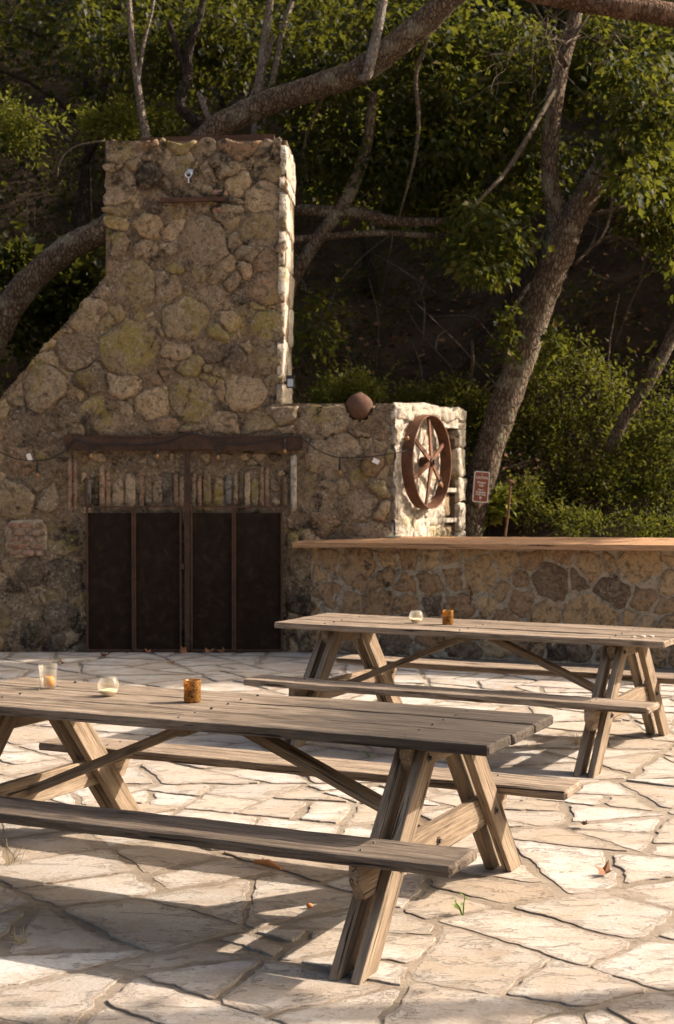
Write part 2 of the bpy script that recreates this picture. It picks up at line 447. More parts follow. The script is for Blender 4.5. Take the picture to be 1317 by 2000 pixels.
def glass(name):
    n = NT(name, 0.05, 0.5)
    lw = n.n('ShaderNodeLayerWeight', {'Blend': 0.35}).outputs['Facing']
    tr = n.n('ShaderNodeBsdfTransparent', {'Color': (0.96, 0.95, 0.92, 1)})
    gl = n.n('ShaderNodeBsdfGlossy', {'Color': (1, 1, 1, 1), 'Roughness': 0.06})
    df = n.n('ShaderNodeBsdfTranslucent', {'Color': (0.85, 0.80, 0.70, 1)})
    m1 = n.n('ShaderNodeMixShader', {0: n.math('MULTIPLY', n.math('POWER', lw, 2.0), 0.5), 1: tr.outputs[0], 2: gl.outputs[0]})
    m2 = n.n('ShaderNodeMixShader', {0: 0.10, 1: m1.outputs[0], 2: df.outputs[0]})
    n.t.links.new(m2.outputs[0], n.out.inputs[0])
    return n.m
M['glass'] = glass('clear_glass')
def amber_mat():
    n = NT('mottled_amber_glass', 0.15, 0.5)
    o = n.obj_co()
    f = n.noise(o, 60, 5, 0.75, 1.5)
    c = n.ramp(f, [(0.38, (0.06, 0.022, 0.008)), (0.47, (0.34, 0.15, 0.04)), (0.56, (0.80, 0.52, 0.16)), (0.70, (0.55, 0.40, 0.14))])
    n.color(c); n.bump(f, 0.3, 0.003)
    tl = n.n('ShaderNodeBsdfTranslucent', {'Color': c})
    tp = n.n('ShaderNodeBsdfTransparent', {'Color': c})
    a = n.n('ShaderNodeMixShader', {0: 0.5, 1: n.b.outputs[0], 2: tl.outputs[0]})
    m2 = n.n('ShaderNodeMixShader', {0: n.math('MULTIPLY', n.step(f, 0.40, 0.56), 0.55), 1: a.outputs[0], 2: tp.outputs[0]})
    n.t.links.new(m2.outputs[0], n.out.inputs[0])
    return n.m
M['amber'] = amber_mat()
def wax_mat():
    n = NT('candle_wax', 0.5, 0.4)
    f = n.noise(n.obj_co(), 40, 3)
    n.color(n.ramp(f, [(0.3, (0.80, 0.62, 0.38)), (0.7, (0.85, 0.74, 0.54))]))
    n.b.inputs['Subsurface Weight'].default_value = 0.3
    n.b.inputs['Subsurface Radius'].default_value = (0.01, 0.006, 0.003)
    return n.m
M['wax'] = wax_mat()
M['wax_orange'] = simple('wax_orange', (0.72, 0.33, 0.09), 0.5)
M['bulb'] = simple('bulb_amber', (0.26, 0.125, 0.035), 0.2, 0.5)

# ------------------------------------------------------------------ cells: power diagram over a polygon
def inside(p, poly):
    x, y = p; r = False; n = len(poly)
    for i in range(n):
        x1, y1 = poly[i]; x2, y2 = poly[(i + 1) % n]
        if (y1 > y) != (y2 > y) and x < (x2 - x1) * (y - y1) / (y2 - y1) + x1: r = not r
    return r
def clip(poly, a, b, c):
    """keep a*x+b*y<=c"""
    out = []; n = len(poly)
    for i in range(n):
        p, q = poly[i], poly[(i + 1) % n]
        dp, dq = a * p[0] + b * p[1] - c, a * q[0] + b * q[1] - c
        if dp <= 0: out.append(p)
        if (dp < 0 < dq) or (dq < 0 < dp):
            t = dp / (dp - dq); out.append((p[0] + (q[0] - p[0]) * t, p[1] + (q[1] - p[1]) * t))
    return out
def area(poly):
    return 0.5 * sum(poly[i][0] * poly[(i + 1) % len(poly)][1] - poly[(i + 1) % len(poly)][0] * poly[i][1] for i in range(len(poly)))
def centroid(poly):
    a = area(poly)
    if abs(a) < 1e-9: return poly[0]
    cx = cy = 0
    for i in range(len(poly)):
        p, q = poly[i], poly[(i + 1) % len(poly)]; k = p[0] * q[1] - q[0] * p[1]
        cx += (p[0] + q[0]) * k; cy += (p[1] + q[1]) * k
    return (cx / (6 * a), cy / (6 * a))
def inset(poly, g):
    if area(poly) < 0: poly = poly[::-1]
    out = poly; n = len(poly)
    for i in range(n):
        p, q = poly[i], poly[(i + 1) % n]
        dx, dy = q[0] - p[0], q[1] - p[1]; l = math.hypot(dx, dy)
        if l < 1e-6: continue
        nx, ny = dy / l, -dx / l
        out = clip(out, nx, ny, nx * p[0] + ny * p[1] - g)
        if len(out) < 3: return []
    return out
def fill(seeds, outline, holes, radii, tries, rs, k=0.86):
    xs = [p[0] for p in outline]; ys = [p[1] for p in outline]
    S = [tuple(s) if len(s) == 4 else (s[0], s[1], s[2], None) for s in seeds]
    for r, t in zip(radii, tries):
        for _ in range(t):
            rr = r * rs.uniform(0.85, 1.15)
            x, y = rs.uniform(min(xs), max(xs)), rs.uniform(min(ys), max(ys))
            if not inside((x, y), outline) or any(inside((x, y), h) for h in holes): continue
            if all((x - s[0]) ** 2 + (y - s[1]) ** 2 > (k * (rr + s[2])) ** 2 for s in S): S.append((x, y, rr, None))
    return S
def cells(S, outline, holes, stretch=1.0):
    """power cells of the seeds, mirrored in the outline so the cells end on it"""
    G = [(s[0] * stretch, s[1], s[2]) for s in S]
    loops = [outline] + holes
    gh = []
    for x, y, r in G:
        for lp in loops:
            for i in range(len(lp)):
                p, q = lp[i], lp[(i + 1) % len(lp)]
                px_, py_, qx, qy = p[0] * stretch, p[1], q[0] * stretch, q[1]
                dx, dy = qx - px_, qy - py_; l = math.hypot(dx, dy)
                if l < 1e-9: continue
                t = ((x - px_) * dx + (y - py_) * dy) / l
                d = ((x - px_) * dy - (y - py_) * dx) / l
                if abs(d) < r * 3.2 and -0.3 * r < t < l + 0.3 * r:
                    gx, gy_ = x - 2 * d * dy / l, y + 2 * d * dx / l
                    gh.append((gx, gy_, r))
    A = np.array(G + gh)
    out = []
    for i, (x, y, r) in enumerate(G):
        d2 = (A[:, 0] - x) ** 2 + (A[:, 1] - y) ** 2
        idx = np.argsort(d2)[1:60]
        b = r * 4
        poly = [(x - b, y - b), (x + b, y - b), (x + b, y + b), (x - b, y + b)]
        for j in idx:
            X, Y, RR = A[j]
            if d2[j] < 1e-10: continue
            a_, b_ = 2 * (X - x), 2 * (Y - y)
            c_ = X * X + Y * Y - RR * RR - x * x - y * y + r * r
            poly = clip(poly, a_, b_, c_)
            if len(poly) < 3: break
        if len(poly) >= 3 and abs(area(poly)) > 1e-4:
            out.append((i, [(p[0] / stretch, p[1]) for p in poly]))
    return out
def resample(poly, n, cut=0.25):
    """round the corners once, then spread n points along the edge"""
    q = []
    m = len(poly)
    for i in range(m):
        p0, p1 = poly[i], poly[(i + 1) % m]
        q.append((p0[0] + (p1[0] - p0[0]) * cut, p0[1] + (p1[1] - p0[1]) * cut))
        q.append((p1[0] + (p0[0] - p1[0]) * cut, p1[1] + (p0[1] - p1[1]) * cut))
    L = [math.dist(q[i], q[(i + 1) % len(q)]) for i in range(len(q))]
    tot = sum(L); out = []; i = 0; acc = 0
    for k in range(n):
        t = tot * k / n
        while acc + L[i] < t and i < len(q) - 1:
            acc += L[i]; i += 1
        f = (t - acc) / max(L[i], 1e-9)
        a, b = q[i], q[(i + 1) % len(q)]
        out.append((a[0] + (b[0] - a[0]) * f, a[1] + (b[1] - a[1]) * f))
    return out

def warp(p, amp):
    x, y = p
    a = mnoise.noise_vector(Vector((x * 3.1, y * 3.1, 5.5))); b = mnoise.noise_vector(Vector((x * 9.0, y * 9.0, 2.5)))
    return (x + amp * (a.x + 0.42 * b.x), y + amp * (a.y + 0.42 * b.y))
def stone_mesh(name, poly, fr, mat, n=16, proud=0.03, back=0.05, rag=0.012, cut=0.22, dome=0.35, rs=random, warpamp=0.0):
    """a wall stone: ragged outline, bevelled rim, uneven face. fr maps (s, t, depth) to the world"""
    P = [warp(p, warpamp) for p in resample(poly, n, cut)]
    cx, cy = centroid(P)
    if area(P) < 0: P = P[::-1]
    ctr = fr(cx, cy, 0)
    sd = rs.uniform(0, 90)
    rings = []
    tx, ty = rs.uniform(-0.10, 0.10), rs.uniform(-0.10, 0.10)
    for shrink, dep, amp in ((1.0, -back, 1), (1.0, proud * 0.25, 1), (0.93, proud * 0.85, 0.7), (0.55, proud, 0.9)):
        ring = []
        for (x, y) in P:
            q = rag * amp * mnoise.noise(Vector((x * 14, y * 14, sd))) + rag * amp * 0.7 * mnoise.noise(Vector((x * 33, y * 33, sd)))
            dx, dy = x - cx, y - cy; l = math.hypot(dx, dy) + 1e-6
            X, Y = cx + dx * shrink + dx / l * q, cy + dy * shrink + dy / l * q
            d = dep
            if dep > 0: d += (tx * (X - cx) + ty * (Y - cy)) * dome + proud * 0.6 * mnoise.noise(Vector((X * 9, Y * 9, sd)))
            ring.append(fr(X, Y, d))
        rings.append(ring)
    v = [Vector(p) - Vector(ctr) for rg in rings for p in rg] + [Vector(fr(cx, cy, proud * rs.uniform(0.9, 1.15))) - Vector(ctr)]
    f = []
    for i in range(3):
        for k in range(n):
            k2 = (k + 1) % n
            f.append((i * n + k, i * n + k2, (i + 1) * n + k2, (i + 1) * n + k))
    for k in range(n): f.append((3 * n + k, 3 * n + (k + 1) % n, 4 * n))
    return mesh_from(name, v, f, mat, True), Vector(ctr)

# ------------------------------------------------------------------ ground and terrain
YF = at_z(553, 1272).y                      # the fireplace front plane
BA = at_z(600, 1272); BB = at_z(1317, 1306)
BDIR = (BB - BA).normalized(); BNRM = Vector((BDIR.y, -BDIR.x, 0))      # bar front: direction and outward normal

def hill_z(x, y):
    yb = 17.35 if x < 0.8 else max(17.35 - (x - 0.8) * 0.55, 13.0)
    d = y - yb
    if d <= 0: return -0.25
    z = 0.55 * min(d, 1.6) + 0.70 * max(d - 1.6, 0)
    z += min(6.0, max(0.0, x - 6.0) * 0.95) * min(1.0, max(0, (y - 20.5) / 5.0)) if x > 6 else 0  # unseen spur on the right, added to shade the slope
    z += 0.35 * mnoise.noise(Vector((x * 0.35, y * 0.35, 1.3))) * min(1, d) + 0.12 * mnoise.noise(Vector((x * 1.3, y * 1.3, 4.1))) * min(1, d)
    return z - 0.2 * max(0, 1 - d)

gm = MB()
gm.add([(-120, -60, -0.032), (120, -60, -0.032), (120, 200, -0.032), (-120, 200, -0.032)], [(0, 1, 2, 3)])
tag(gm.build('ground', M['joint']), kind='structure')
nx, ny = 110, 90
vv = []
for j in range(ny + 1):
    for i in range(nx + 1):
        x = -28 + 70 * i / nx; y = 12.6 + 46 * (j / ny) ** 1.25
        vv.append((x, y, hill_z(x, y)))
ff = [(j * (nx + 1) + i, j * (nx + 1) + i + 1, (j + 1) * (nx + 1) + i + 1, (j + 1) * (nx + 1) + i) for j in range(ny) for i in range(nx)]
tag(obj('hillside', mesh_from('hillside', vv, ff, M['soil'], True)), kind='structure')

# the patio: crazy paving, every stone laid by itself
patio_bed = MB()
N_ = 110
bv = []
for j in range(N_ + 1):
    for i in range(N_ + 1):
        x = -7 + 14 * i / N_; y = 1.5 + (YF + 0.6 - 1.5) * j / N_
        bv.append((x, y, -0.0050 + 0.0045 * mnoise.noise(Vector((x * 2.3, y * 2.3, 0))) + 0.002 * mnoise.noise(Vector((x * 9, y * 9, 4)))))
bf = [(j * (N_ + 1) + i, j * (N_ + 1) + i + 1, (j + 1) * (N_ + 1) + i + 1, (j + 1) * (N_ + 1) + i) for j in range(N_) for i in range(N_)]
patio = obj('patio', mesh_from('patio', bv, bf, M['joint'], True))
tag(patio, kind='structure')
rs = random.Random(5)
po = [(-5.6, YF - 0.12), (-1.9, 3.4), (1.9, 3.4), (5.6, YF - 2.2), (5.4, 13.1)]
po = [(-1.9, 3.3), (2.0, 3.3), (4.9, 12.9), (3.2, 13.9), (-0.45, YF - 0.08), (-5.4, YF - 0.08)]
def split(poly, target, depth=0):
    A_ = abs(area(poly))
    if A_ < target * rs.uniform(0.75, 1.5) or depth > 12: return [poly]
    c = centroid(poly)
    # long axis of the piece
    n_ = len(poly); mx = sum(p[0] for p in poly) / n_; my = sum(p[1] for p in poly) / n_
    sxx = sum((p[0] - mx) ** 2 for p in poly); syy = sum((p[1] - my) ** 2 for p in poly); sxy = sum((p[0] - mx) * (p[1] - my) for p in poly)
    th = 0.5 * math.atan2(2 * sxy, sxx - syy) + rs.gauss(0, 0.22)
    a_, b_ = math.cos(th), math.sin(th)
    ext = math.sqrt(A_) * 0.16
    d = a_ * c[0] + b_ * c[1] + rs.uniform(-ext, ext)
    l, r = clip(poly, a_, b_, d), clip(poly, -a_, -b_, -d)
    if len(l) < 3 or len(r) < 3: return [poly]
    t2 = target if depth < 5 else target * rs.uniform(0.6, 1.35)
    return split(l, t2, depth + 1) + split(r, t2, depth + 1)
PC = [(i, p) for i, p in enumerate(split(po, 0.31))]
PC.sort(key=lambda c: centroid(c[1])[1])
rest = MB()
ang = R(-24)
def flag_mesh(poly, rs, n=56):
    cx, cy = centroid(poly)
    sd = rs.uniform(0, 99)
    P = [warp(p, 0.026) for p in resample(poly, n, 0.05)]
    cx, cy = centroid(P)
    if area(P) < 0: P = P[::-1]
    top = rs.uniform(-0.003, 0.0035)
    tx, ty = rs.uniform(-0.007, 0.007), rs.uniform(-0.007, 0.007)
    v = []; e = []
    for shrink, z, ed in ((1.0, -0.035, 1.0), (1.0, -0.002, 1.0), (0.990, 0.0005, 0.9), (0.88, 0.001, 0.3), (0.5, 0.0012, 0.0)):
        for (x, y) in P:
            q = 0.020 * mnoise.noise(Vector((x * 6, y * 6, sd))) + 0.016 * mnoise.noise(Vector((x * 19, y * 19, sd))) + 0.011 * mnoise.noise(Vector((x * 47, y * 47, sd)))
            dx, dy = x - cx, y - cy; l = math.hypot(dx, dy) + 1e-6
            k = shrink if shrink < 0.9 else 1 - (1 - shrink) * min(1.5, 0.35 / l)
            X, Y = cx + dx * k + dx / l * q * (0.4 + 0.6 * (shrink > 0.9)), cy + dy * k + dy / l * q * (0.4 + 0.6 * (shrink > 0.9))
            Z = z
            if z > -0.03: Z += top + tx * (X - cx) + ty * (Y - cy) + 0.002 * mnoise.noise(Vector((X * 5, Y * 5, sd)))
            v.append((X - cx, Y - cy, Z)); e.append(ed)
    v.append((0, 0, 0.0012 + top)); e.append(0)
    f = []
    for i in range(4):
        for k in range(n):
            k2 = (k + 1) % n
            f.append((i * n + k, i * n + k2, (i + 1) * n + k2, (i + 1) * n + k))
    for k in range(n): f.append((4 * n + k, 4 * n + (k + 1) % n, 5 * n))
    return v, f, e, (cx, cy)
cnt = 0; re_ = []
for i, poly in PC:
    g = rs.uniform(0.007, 0.018) if rs.random() < 0.6 else rs.uniform(0.018, 0.040)
    p2 = inset(poly, g)
    if len(p2) < 3 or abs(area(p2)) < 0.012: continue
    v, f, e, c = flag_mesh(p2, rs)
    vis = abs(c[0]) < 0.24 * c[1] + 0.7
    if vis and cnt < 295:
        me = mesh_from('paving_stone', v, f, M['flag'], False)
        me.attributes.new('edge', 'FLOAT', 'POINT').data.foreach_set('value', e)
        o = obj('paving_stone', me, patio); o.location = (c[0], c[1], 0)
        cnt += 1
    else:
        rest.add([(a + c[0], b + c[1], d) for a, b, d in v], f); re_ += e
if rest.v:
    me = rest.me('paving_stone', M['flag'], True)
    me.attributes.new('edge', 'FLOAT', 'POINT').data.foreach_set('value', re_)
    tag(obj('paving_stone', me, patio), kind='stuff')
print('paving stones', cnt, len(PC))

# ------------------------------------------------------------------ fireplace
fire = thing('stone_fireplace', 'tall rubble stone outdoor fireplace with lichen, broad chimney and dark steel doors', 'fireplace', (-1.6, YF, 0))
FI = Matrix.Translation(-Vector((-1.6, YF, 0)))
def W(px, py, dep=0.0):
    """point on the fireplace front, dep metres proud of it"""
    p = at_y(px, py, YF); return Vector((p.x, YF - dep, p.z))
def w2(px, py):
    p = at_y(px, py, YF); return (p.x, p.z)
def ffr(x, z, d): return Vector((x, YF - d, z))

def prism(mb, front, backs):
    """front and back outlines (same count), closed"""
    n = len(front)
    mb.add(front + backs, [tuple(range(n))[::-1], tuple(range(n, 2 * n))] + [(i, (i + 1) % n, n + (i + 1) % n, n + i) for i in range(n)])

core = MB()
cpx = [(-140, 1284), (-140, 940), (0, 779), (70, 697), (140, 618), (206, 541), (207, 400), (206, 274), (380, 276), (560, 273), (558, 500), (554, 700), (552, 787), (552, 1284)]
fr_ = [W(a, b, -0.015) for a, b in cpx]
bk_ = [Vector((p.x + (0.055 if a > 500 else 0), YF + 0.95, p.z)) for (a, b), p in zip(cpx, fr_)]
prism(core, fr_, bk_)
core.build('mortar_core', M['rock_mortar'], fire, matrix=FI)

# low wing wall with its splayed right side
SDIR = Vector((math.sin(R(28)), math.cos(R(28)), 0)); SNRM = Vector((SDIR.y, -SDIR.x, 0))
C0 = W(767, 1000)
def sfr(s_, z, d): return Vector((C0.x, C0.y, 0)) + SDIR * s_ + SNRM * d + Vector((0, 0, z))
def spx(px, py):
    p = at_plane(px, py, C0, SNRM); return ((p - C0).dot(SDIR), p.z)
S_END = spx(905, 900)[0]
S_N0, S_N1 = spx(862, 900)[0], spx(893, 900)[0]
ZW = w2(768, 786)[1]
wl = MB()
zt = ZW - 0.03
plan = [Vector((W(550, 900).x, YF + 0.015, 0)), sfr(0, 0, -0.03), sfr(S_N0, 0, -0.03), sfr(S_N0, 0, -0.12), sfr(S_N1, 0, -0.12), sfr(S_N1, 0, -0.03), sfr(S_END, 0, -0.03), Vector((W(550, 900).x, 17.25, 0))]
prism(wl, [p.copy() for p in plan][::-1], [p + Vector((0, 0, spx(880, 836)[1])) for p in plan][::-1])
full = [plan[0], plan[1], plan[2], plan[5], plan[6], plan[7]]
zc = spx(880, 836)[1]
# top block: cut by the notch for the clay ball
nx0, nx1 = W(672, 787).x, W(733, 787).x
nz = w2(702, 822)[1]
def slab(x0, x1, z0, z1, y0, y1):
    wl.box(((x0 + x1) / 2, (y0 + y1) / 2, (z0 + z1) / 2), (x1 - x0, y1 - y0, z1 - z0))
xl = W(550, 900).x
slab(xl, nx0 - 0.004, zc + 0.002, zt, YF + 0.015, 17.2)
slab(nx0 - 0.001, nx1 + 0.001, zc + 0.002, nz - 0.02, YF + 0.017, 17.19)
tp = [Vector((nx1 + 0.004, YF + 0.016, 0)), plan[1], plan[6], Vector((nx1 + 0.004, 17.21, 0))]
prism(wl, [p + Vector((0, 0, zc + 0.003)) for p in tp][::-1], [p + Vector((0, 0, zt)) for p in tp][::-1])
wl.build('wing_wall_core', M['rock_mortar'], fire, matrix=FI)

def skin(name, poly, holes, fr, mat, base, amp, step=0.03):
    xs_ = [p[0] for p in poly]; ys_ = [p[1] for p in poly]
    nx_, ny_ = int((max(xs_) - min(xs_)) / step) + 1, int((max(ys_) - min(ys_)) / step) + 1
    idx = {}; v = []; f = []
    def vid(i, j):
        if (i, j) not in idx:
            x, y = min(xs_) + i * step, min(ys_) + j * step
            d = base + amp * (mnoise.noise(Vector((x * 5, y * 5, 3))) + 0.7 * mnoise.noise(Vector((x * 15, y * 15, 9))) + 0.35 * mnoise.noise(Vector((x * 37, y * 37, 1))))
            idx[(i, j)] = len(v); v.append(fr(x, y, d))
        return idx[(i, j)]
    for j in range(ny_):
        for i in range(nx_):
            c = (min(xs_) + (i + .5) * step, min(ys_) + (j + .5) * step)
            if inside(c, poly) and not any(inside(c, h) for h in holes):
                f.append((vid(i, j), vid(i + 1, j), vid(i + 1, j + 1), vid(i, j + 1)))
    return v, f, mat, name
# front stones
lin_hole = [w2(148, 852), w2(588, 852), w2(590, 882), w2(585, 1010), w2(585, 1010), w2(556, 1012), w2(556, 1284), w2(165, 1284), w2(165, 1010), w2(130, 1010), w2(130, 882)]
outline = [w2(*p) for p in [(-140, 1284), (-140, 940), (0, 779), (70, 697), (140, 618), (206, 541), (207, 400), (206, 274), (380, 276), (558, 273), (556, 500), (552, 700), (552, 786), (640, 787), (672, 787), (678, 806), (690, 820), (702, 823), (716, 819), (728, 804), (733, 787), (767, 786), (764, 1040), (764, 1284)]]
v_, f_, mt_, nm_ = skin('mortar', outline, [], ffr, M['rock_mortar'], 0.003, 0.019, 0.025)
obj('mortar', mesh_from('mortar', v_, f_, mt_, True), fire, FI)
brk = [w2(14, 1016), w2(90, 1016), w2(90, 1086), w2(14, 1086)]
hand = [(400, 475, 50, 'g'), (235, 365, 36, 'g'), (290, 350, 26, 'd'), (520, 340, 30, 'l'), (515, 385, 36, 't'), (510, 450, 40, 'l'), (258, 560, 50, 'l'), (325, 560, 30, 'g'),
        (476, 527, 17, 't'), (525, 565, 36, 'b'), (346, 530, 15, 'l'), (420, 537, 17, 'l'), (365, 625, 52, 'l'), (250, 680, 60, 'l'), (296, 620, 11, 't'), (450, 628, 23, 't'),
        (332, 712, 17, 'b'), (372, 716, 24, 'l'), (417, 686, 21, 'd'), (461, 703, 25, 'd'), (430, 725, 12, 'g'), (520, 640, 36, 'l'), (528, 700, 32, 'l'), (240, 748, 36, 't'), (300, 788, 36, 't'),
        (375, 782, 44, 'l'), (480, 772, 40, 't'), (510, 825, 30, 'l'), (215, 832, 30, 'g'), (180, 835, 20, 'd'), (322, 830, 22, 'b'), (430, 828, 26, 't'),
        (630, 820, 52, 'g'), (652, 885, 52, 'g'), (742, 840, 24, 'b'), (725, 905, 24, 'b'), (706, 840, 20, 'g'), (620, 960, 42, 'g'), (636, 1025, 26, 'b'), (700, 985, 36, 'g'), (740, 1000, 22, 't'),
        (150, 690, 42, 'g'), (85, 760, 46, 'g'), (40, 832, 40, 'd'), (120, 800, 36, 'd'), (100, 860, 26, 'd'), (28, 985, 48, 'l'), (100, 975, 32, 'g'), (40, 905, 34, 'b'), (128, 1050, 34, 'l'),
        (62, 1108, 28, 'd'), (20, 1100, 16, 'g'), (130, 1128, 40, 'd'), (60, 1172, 24, 'g'), (112, 1200, 34, 'd'), (45, 1232, 40, 'd'), (20, 1170, 20, 'g'), (140, 1250, 20, 't'), (595, 1105, 30, 'g'), (590, 1175, 32, 'd'), (600, 1240, 30, 'g')]
mp = 15.7 / FPX
seeds = [(*w2(a, b), r * mp * 0.94, k) for a, b, r, k in hand]
rs = random.Random(21)
S = fill(seeds, outline, [lin_hole, brk], [0.18, 0.12, 0.08, 0.055], [300, 800, 1500, 1500], rs, 0.80)
kinds = {'g': 'rock_grey', 'l': 'rock_lichen', 't': 'rock_tan', 'b': 'rock_brown', 'd': 'rock_dark'}
nst = 0
for i, poly in cells(S, outline, [lin_hole, brk], 0.92):
    k = S[i][3] or rs.choices('gltbd', [4, 2.6, 2.4, 1.3, 0.8])[0]
    p2 = inset(poly, rs.choice((0.003, 0.006, 0.010, 0.016)))
    if len(p2) < 3 or abs(area(p2)) < 0.0025 or nst >= 228: continue
    me, c = stone_mesh('stone', p2, ffr, M[kinds[k]], 22, rs.choice((0.010, 0.016, 0.024, 0.042)), 0.05, 0.030, 0.10, 1.0, rs, 0.075)
    o = obj('stone', me, fire); o.location = c - Vector((-1.6, YF, 0)); nst += 1
# right flank of the chimney: blocks up the edge, the sun's brightness in their pale colour
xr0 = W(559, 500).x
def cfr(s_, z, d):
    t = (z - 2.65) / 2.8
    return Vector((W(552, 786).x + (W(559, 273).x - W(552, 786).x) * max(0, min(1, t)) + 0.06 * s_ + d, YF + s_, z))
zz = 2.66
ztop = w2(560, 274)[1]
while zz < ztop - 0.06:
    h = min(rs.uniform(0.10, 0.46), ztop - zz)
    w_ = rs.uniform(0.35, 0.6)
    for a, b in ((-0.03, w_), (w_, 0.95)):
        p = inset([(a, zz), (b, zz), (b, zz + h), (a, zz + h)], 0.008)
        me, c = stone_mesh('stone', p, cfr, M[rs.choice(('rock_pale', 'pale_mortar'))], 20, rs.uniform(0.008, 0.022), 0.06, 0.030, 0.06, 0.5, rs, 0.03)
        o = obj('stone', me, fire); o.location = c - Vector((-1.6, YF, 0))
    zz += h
# wing wall: splayed side, whitish plaster paled further for the sun on it
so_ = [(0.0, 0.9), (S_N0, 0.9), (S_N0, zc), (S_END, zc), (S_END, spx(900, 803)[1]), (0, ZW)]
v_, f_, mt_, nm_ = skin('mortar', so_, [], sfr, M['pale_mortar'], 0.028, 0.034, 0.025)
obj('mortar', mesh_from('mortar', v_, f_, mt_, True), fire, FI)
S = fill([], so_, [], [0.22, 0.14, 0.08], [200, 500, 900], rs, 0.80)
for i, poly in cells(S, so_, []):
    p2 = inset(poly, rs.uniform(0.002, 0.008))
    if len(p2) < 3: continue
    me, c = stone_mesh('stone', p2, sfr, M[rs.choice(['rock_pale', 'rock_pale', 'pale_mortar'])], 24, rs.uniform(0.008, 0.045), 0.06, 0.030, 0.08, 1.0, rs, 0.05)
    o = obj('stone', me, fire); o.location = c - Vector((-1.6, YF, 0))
z_ = 0.9
while z_ < zc - 0.05:
    h = min(rs.uniform(0.12, 0.45), zc - z_)
    p = inset([(S_N1 - 0.01, z_), (S_END + 0.03, z_), (S_END + 0.03, z_ + h), (S_N1 - 0.01, z_ + h)], 0.006)
    me, c = stone_mesh('stone', p, sfr, M[rs.choice(('rock_pale', 'pale_mortar'))], 20, rs.uniform(0.012, 0.03), 0.10, 0.022, 0.06, 0.3, rs, 0.03)
    o = obj('stone', me, fire); o.location = c - Vector((-1.6, YF, 0)); z_ += h
def nfr(s_, z, d): return sfr(s_, z, d - 0.10)
for ya, yb in ((838, 953), (961, 1012), (1020, 1070)):
    za, zb = spx(880, ya)[1], spx(880, yb)[1]
    for p in ([(S_N0, zb), (S_N1, zb), (S_N1, za), (S_N0, za)],):
        me, c = stone_mesh('stone', inset(p, 0.01), nfr, M['rock_tan'], 16, 0.03, 0.05, 0.02, 0.15, 0.5, rs)
        o = obj('stone', me, fire); o.location = c - Vector((-1.6, YF, 0))
for ya, yb in ((953, 961), (1012, 1020)):
    za, zb = spx(880, ya)[1], spx(880, yb)[1]
    b = MB()
    prism(b, [sfr(S_N0 - .01, zb, 0.0), sfr(S_N1 + .01, zb, 0.0), sfr(S_N1 + .01, za, 0.0), sfr(S_N0 - .01, za, 0.0)], [sfr(S_N0 - .01, zb, -.115), sfr(S_N1 + .01, zb, -.115), sfr(S_N1 + .01, za, -.115), sfr(S_N0 - .01, za, -.115)])
    b.build('ledge', M['pale_mortar'], fire, matrix=FI)
# coping stones on the wing wall's side
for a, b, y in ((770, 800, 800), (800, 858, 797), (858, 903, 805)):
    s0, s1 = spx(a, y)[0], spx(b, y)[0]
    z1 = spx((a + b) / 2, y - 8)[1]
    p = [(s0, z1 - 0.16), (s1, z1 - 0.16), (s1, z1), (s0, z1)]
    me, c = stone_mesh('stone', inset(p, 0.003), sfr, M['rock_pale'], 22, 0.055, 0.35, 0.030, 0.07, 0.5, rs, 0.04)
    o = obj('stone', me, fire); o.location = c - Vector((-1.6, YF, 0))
# bricks: the patch beside the doors, and two more on the chimney face
def brick(px0, py0, px1, py1, proud=0.02, mat='brick', name='brick', cut=0.1, rag=0.006, n=14):
    a, b = w2(px0, py1), w2(px1, py0)
    p = [(a[0], a[1]), (b[0], a[1]), (b[0], b[1]), (a[0], b[1])]
    me, c = stone_mesh(name, p, ffr, M[mat], n, proud, 0.04, rag, cut, 0.25, rs)
    o = obj(name, me, fire); o.location = c - Vector((-1.6, YF, 0)); return o
brick(12, 1015, 92, 1088, 0.022, 'bar_mortar', 'mortar_patch', 0.12, 0.012)
for j, y in enumerate((1020, 1034, 1047, 1061, 1074)):
    x = 16 if j % 2 else 14
    xs_ = [14, 40, 70, 88] if j % 2 == 0 else [14, 26, 56, 88]
    for a, b in zip(xs_[:-1], xs_[1:]):
        brick(a + 0.6, y, b - 0.6, y + 11.7, rs.uniform(0.036, 0.046))
brick(412, 372, 446, 383, 0.045); brick(416, 405, 455, 417, 0.045)
# spandrel of upright bricks and stone slabs under the lintel
sp = [(133, 141, 888, 1004, 'upright_brick'), (145, 151, 890, 1004, 'upright_brick'), (171, 178, 936, 988, 'slate_blue'), (184, 193, 928, 988, 'rock_dark'), (195, 205, 905, 994, 'upright_brick'), (207, 216, 912, 994, 'upright_brick'),
      (220, 242, 938, 994, 'upright_pale'), (245, 265, 924, 994, 'upright_pale'), (273, 282, 912, 994, 'upright_brick'), (284, 297, 930, 988, 'rock_grey'), (299, 317, 938, 988, 'rock_grey'), (319, 338, 924, 988, 'rock_dark'),
      (341, 349, 922, 994, 'upright_brick'), (351, 360, 926, 994, 'upright_pale'), (376, 384, 918, 994, 'upright_pale'), (386, 394, 926, 994, 'upright_brick'), (397, 413, 908, 988, 'rock_grey'), (417, 437, 932, 988, 'rock_lichen'),
      (440, 453, 926, 988, 'slate_blue'), (456, 465, 918, 988, 'rock_grey'), (468, 476, 912, 988, 'rock_dark'), (478, 489, 920, 994, 'upright_pale'), (491, 505, 934, 988, 'rock_lichen'), (508, 516, 910, 994, 'upright_brick'), (518, 526, 906, 994, 'upright_brick'),
      (549, 562, 932, 988, 'rock_grey')]
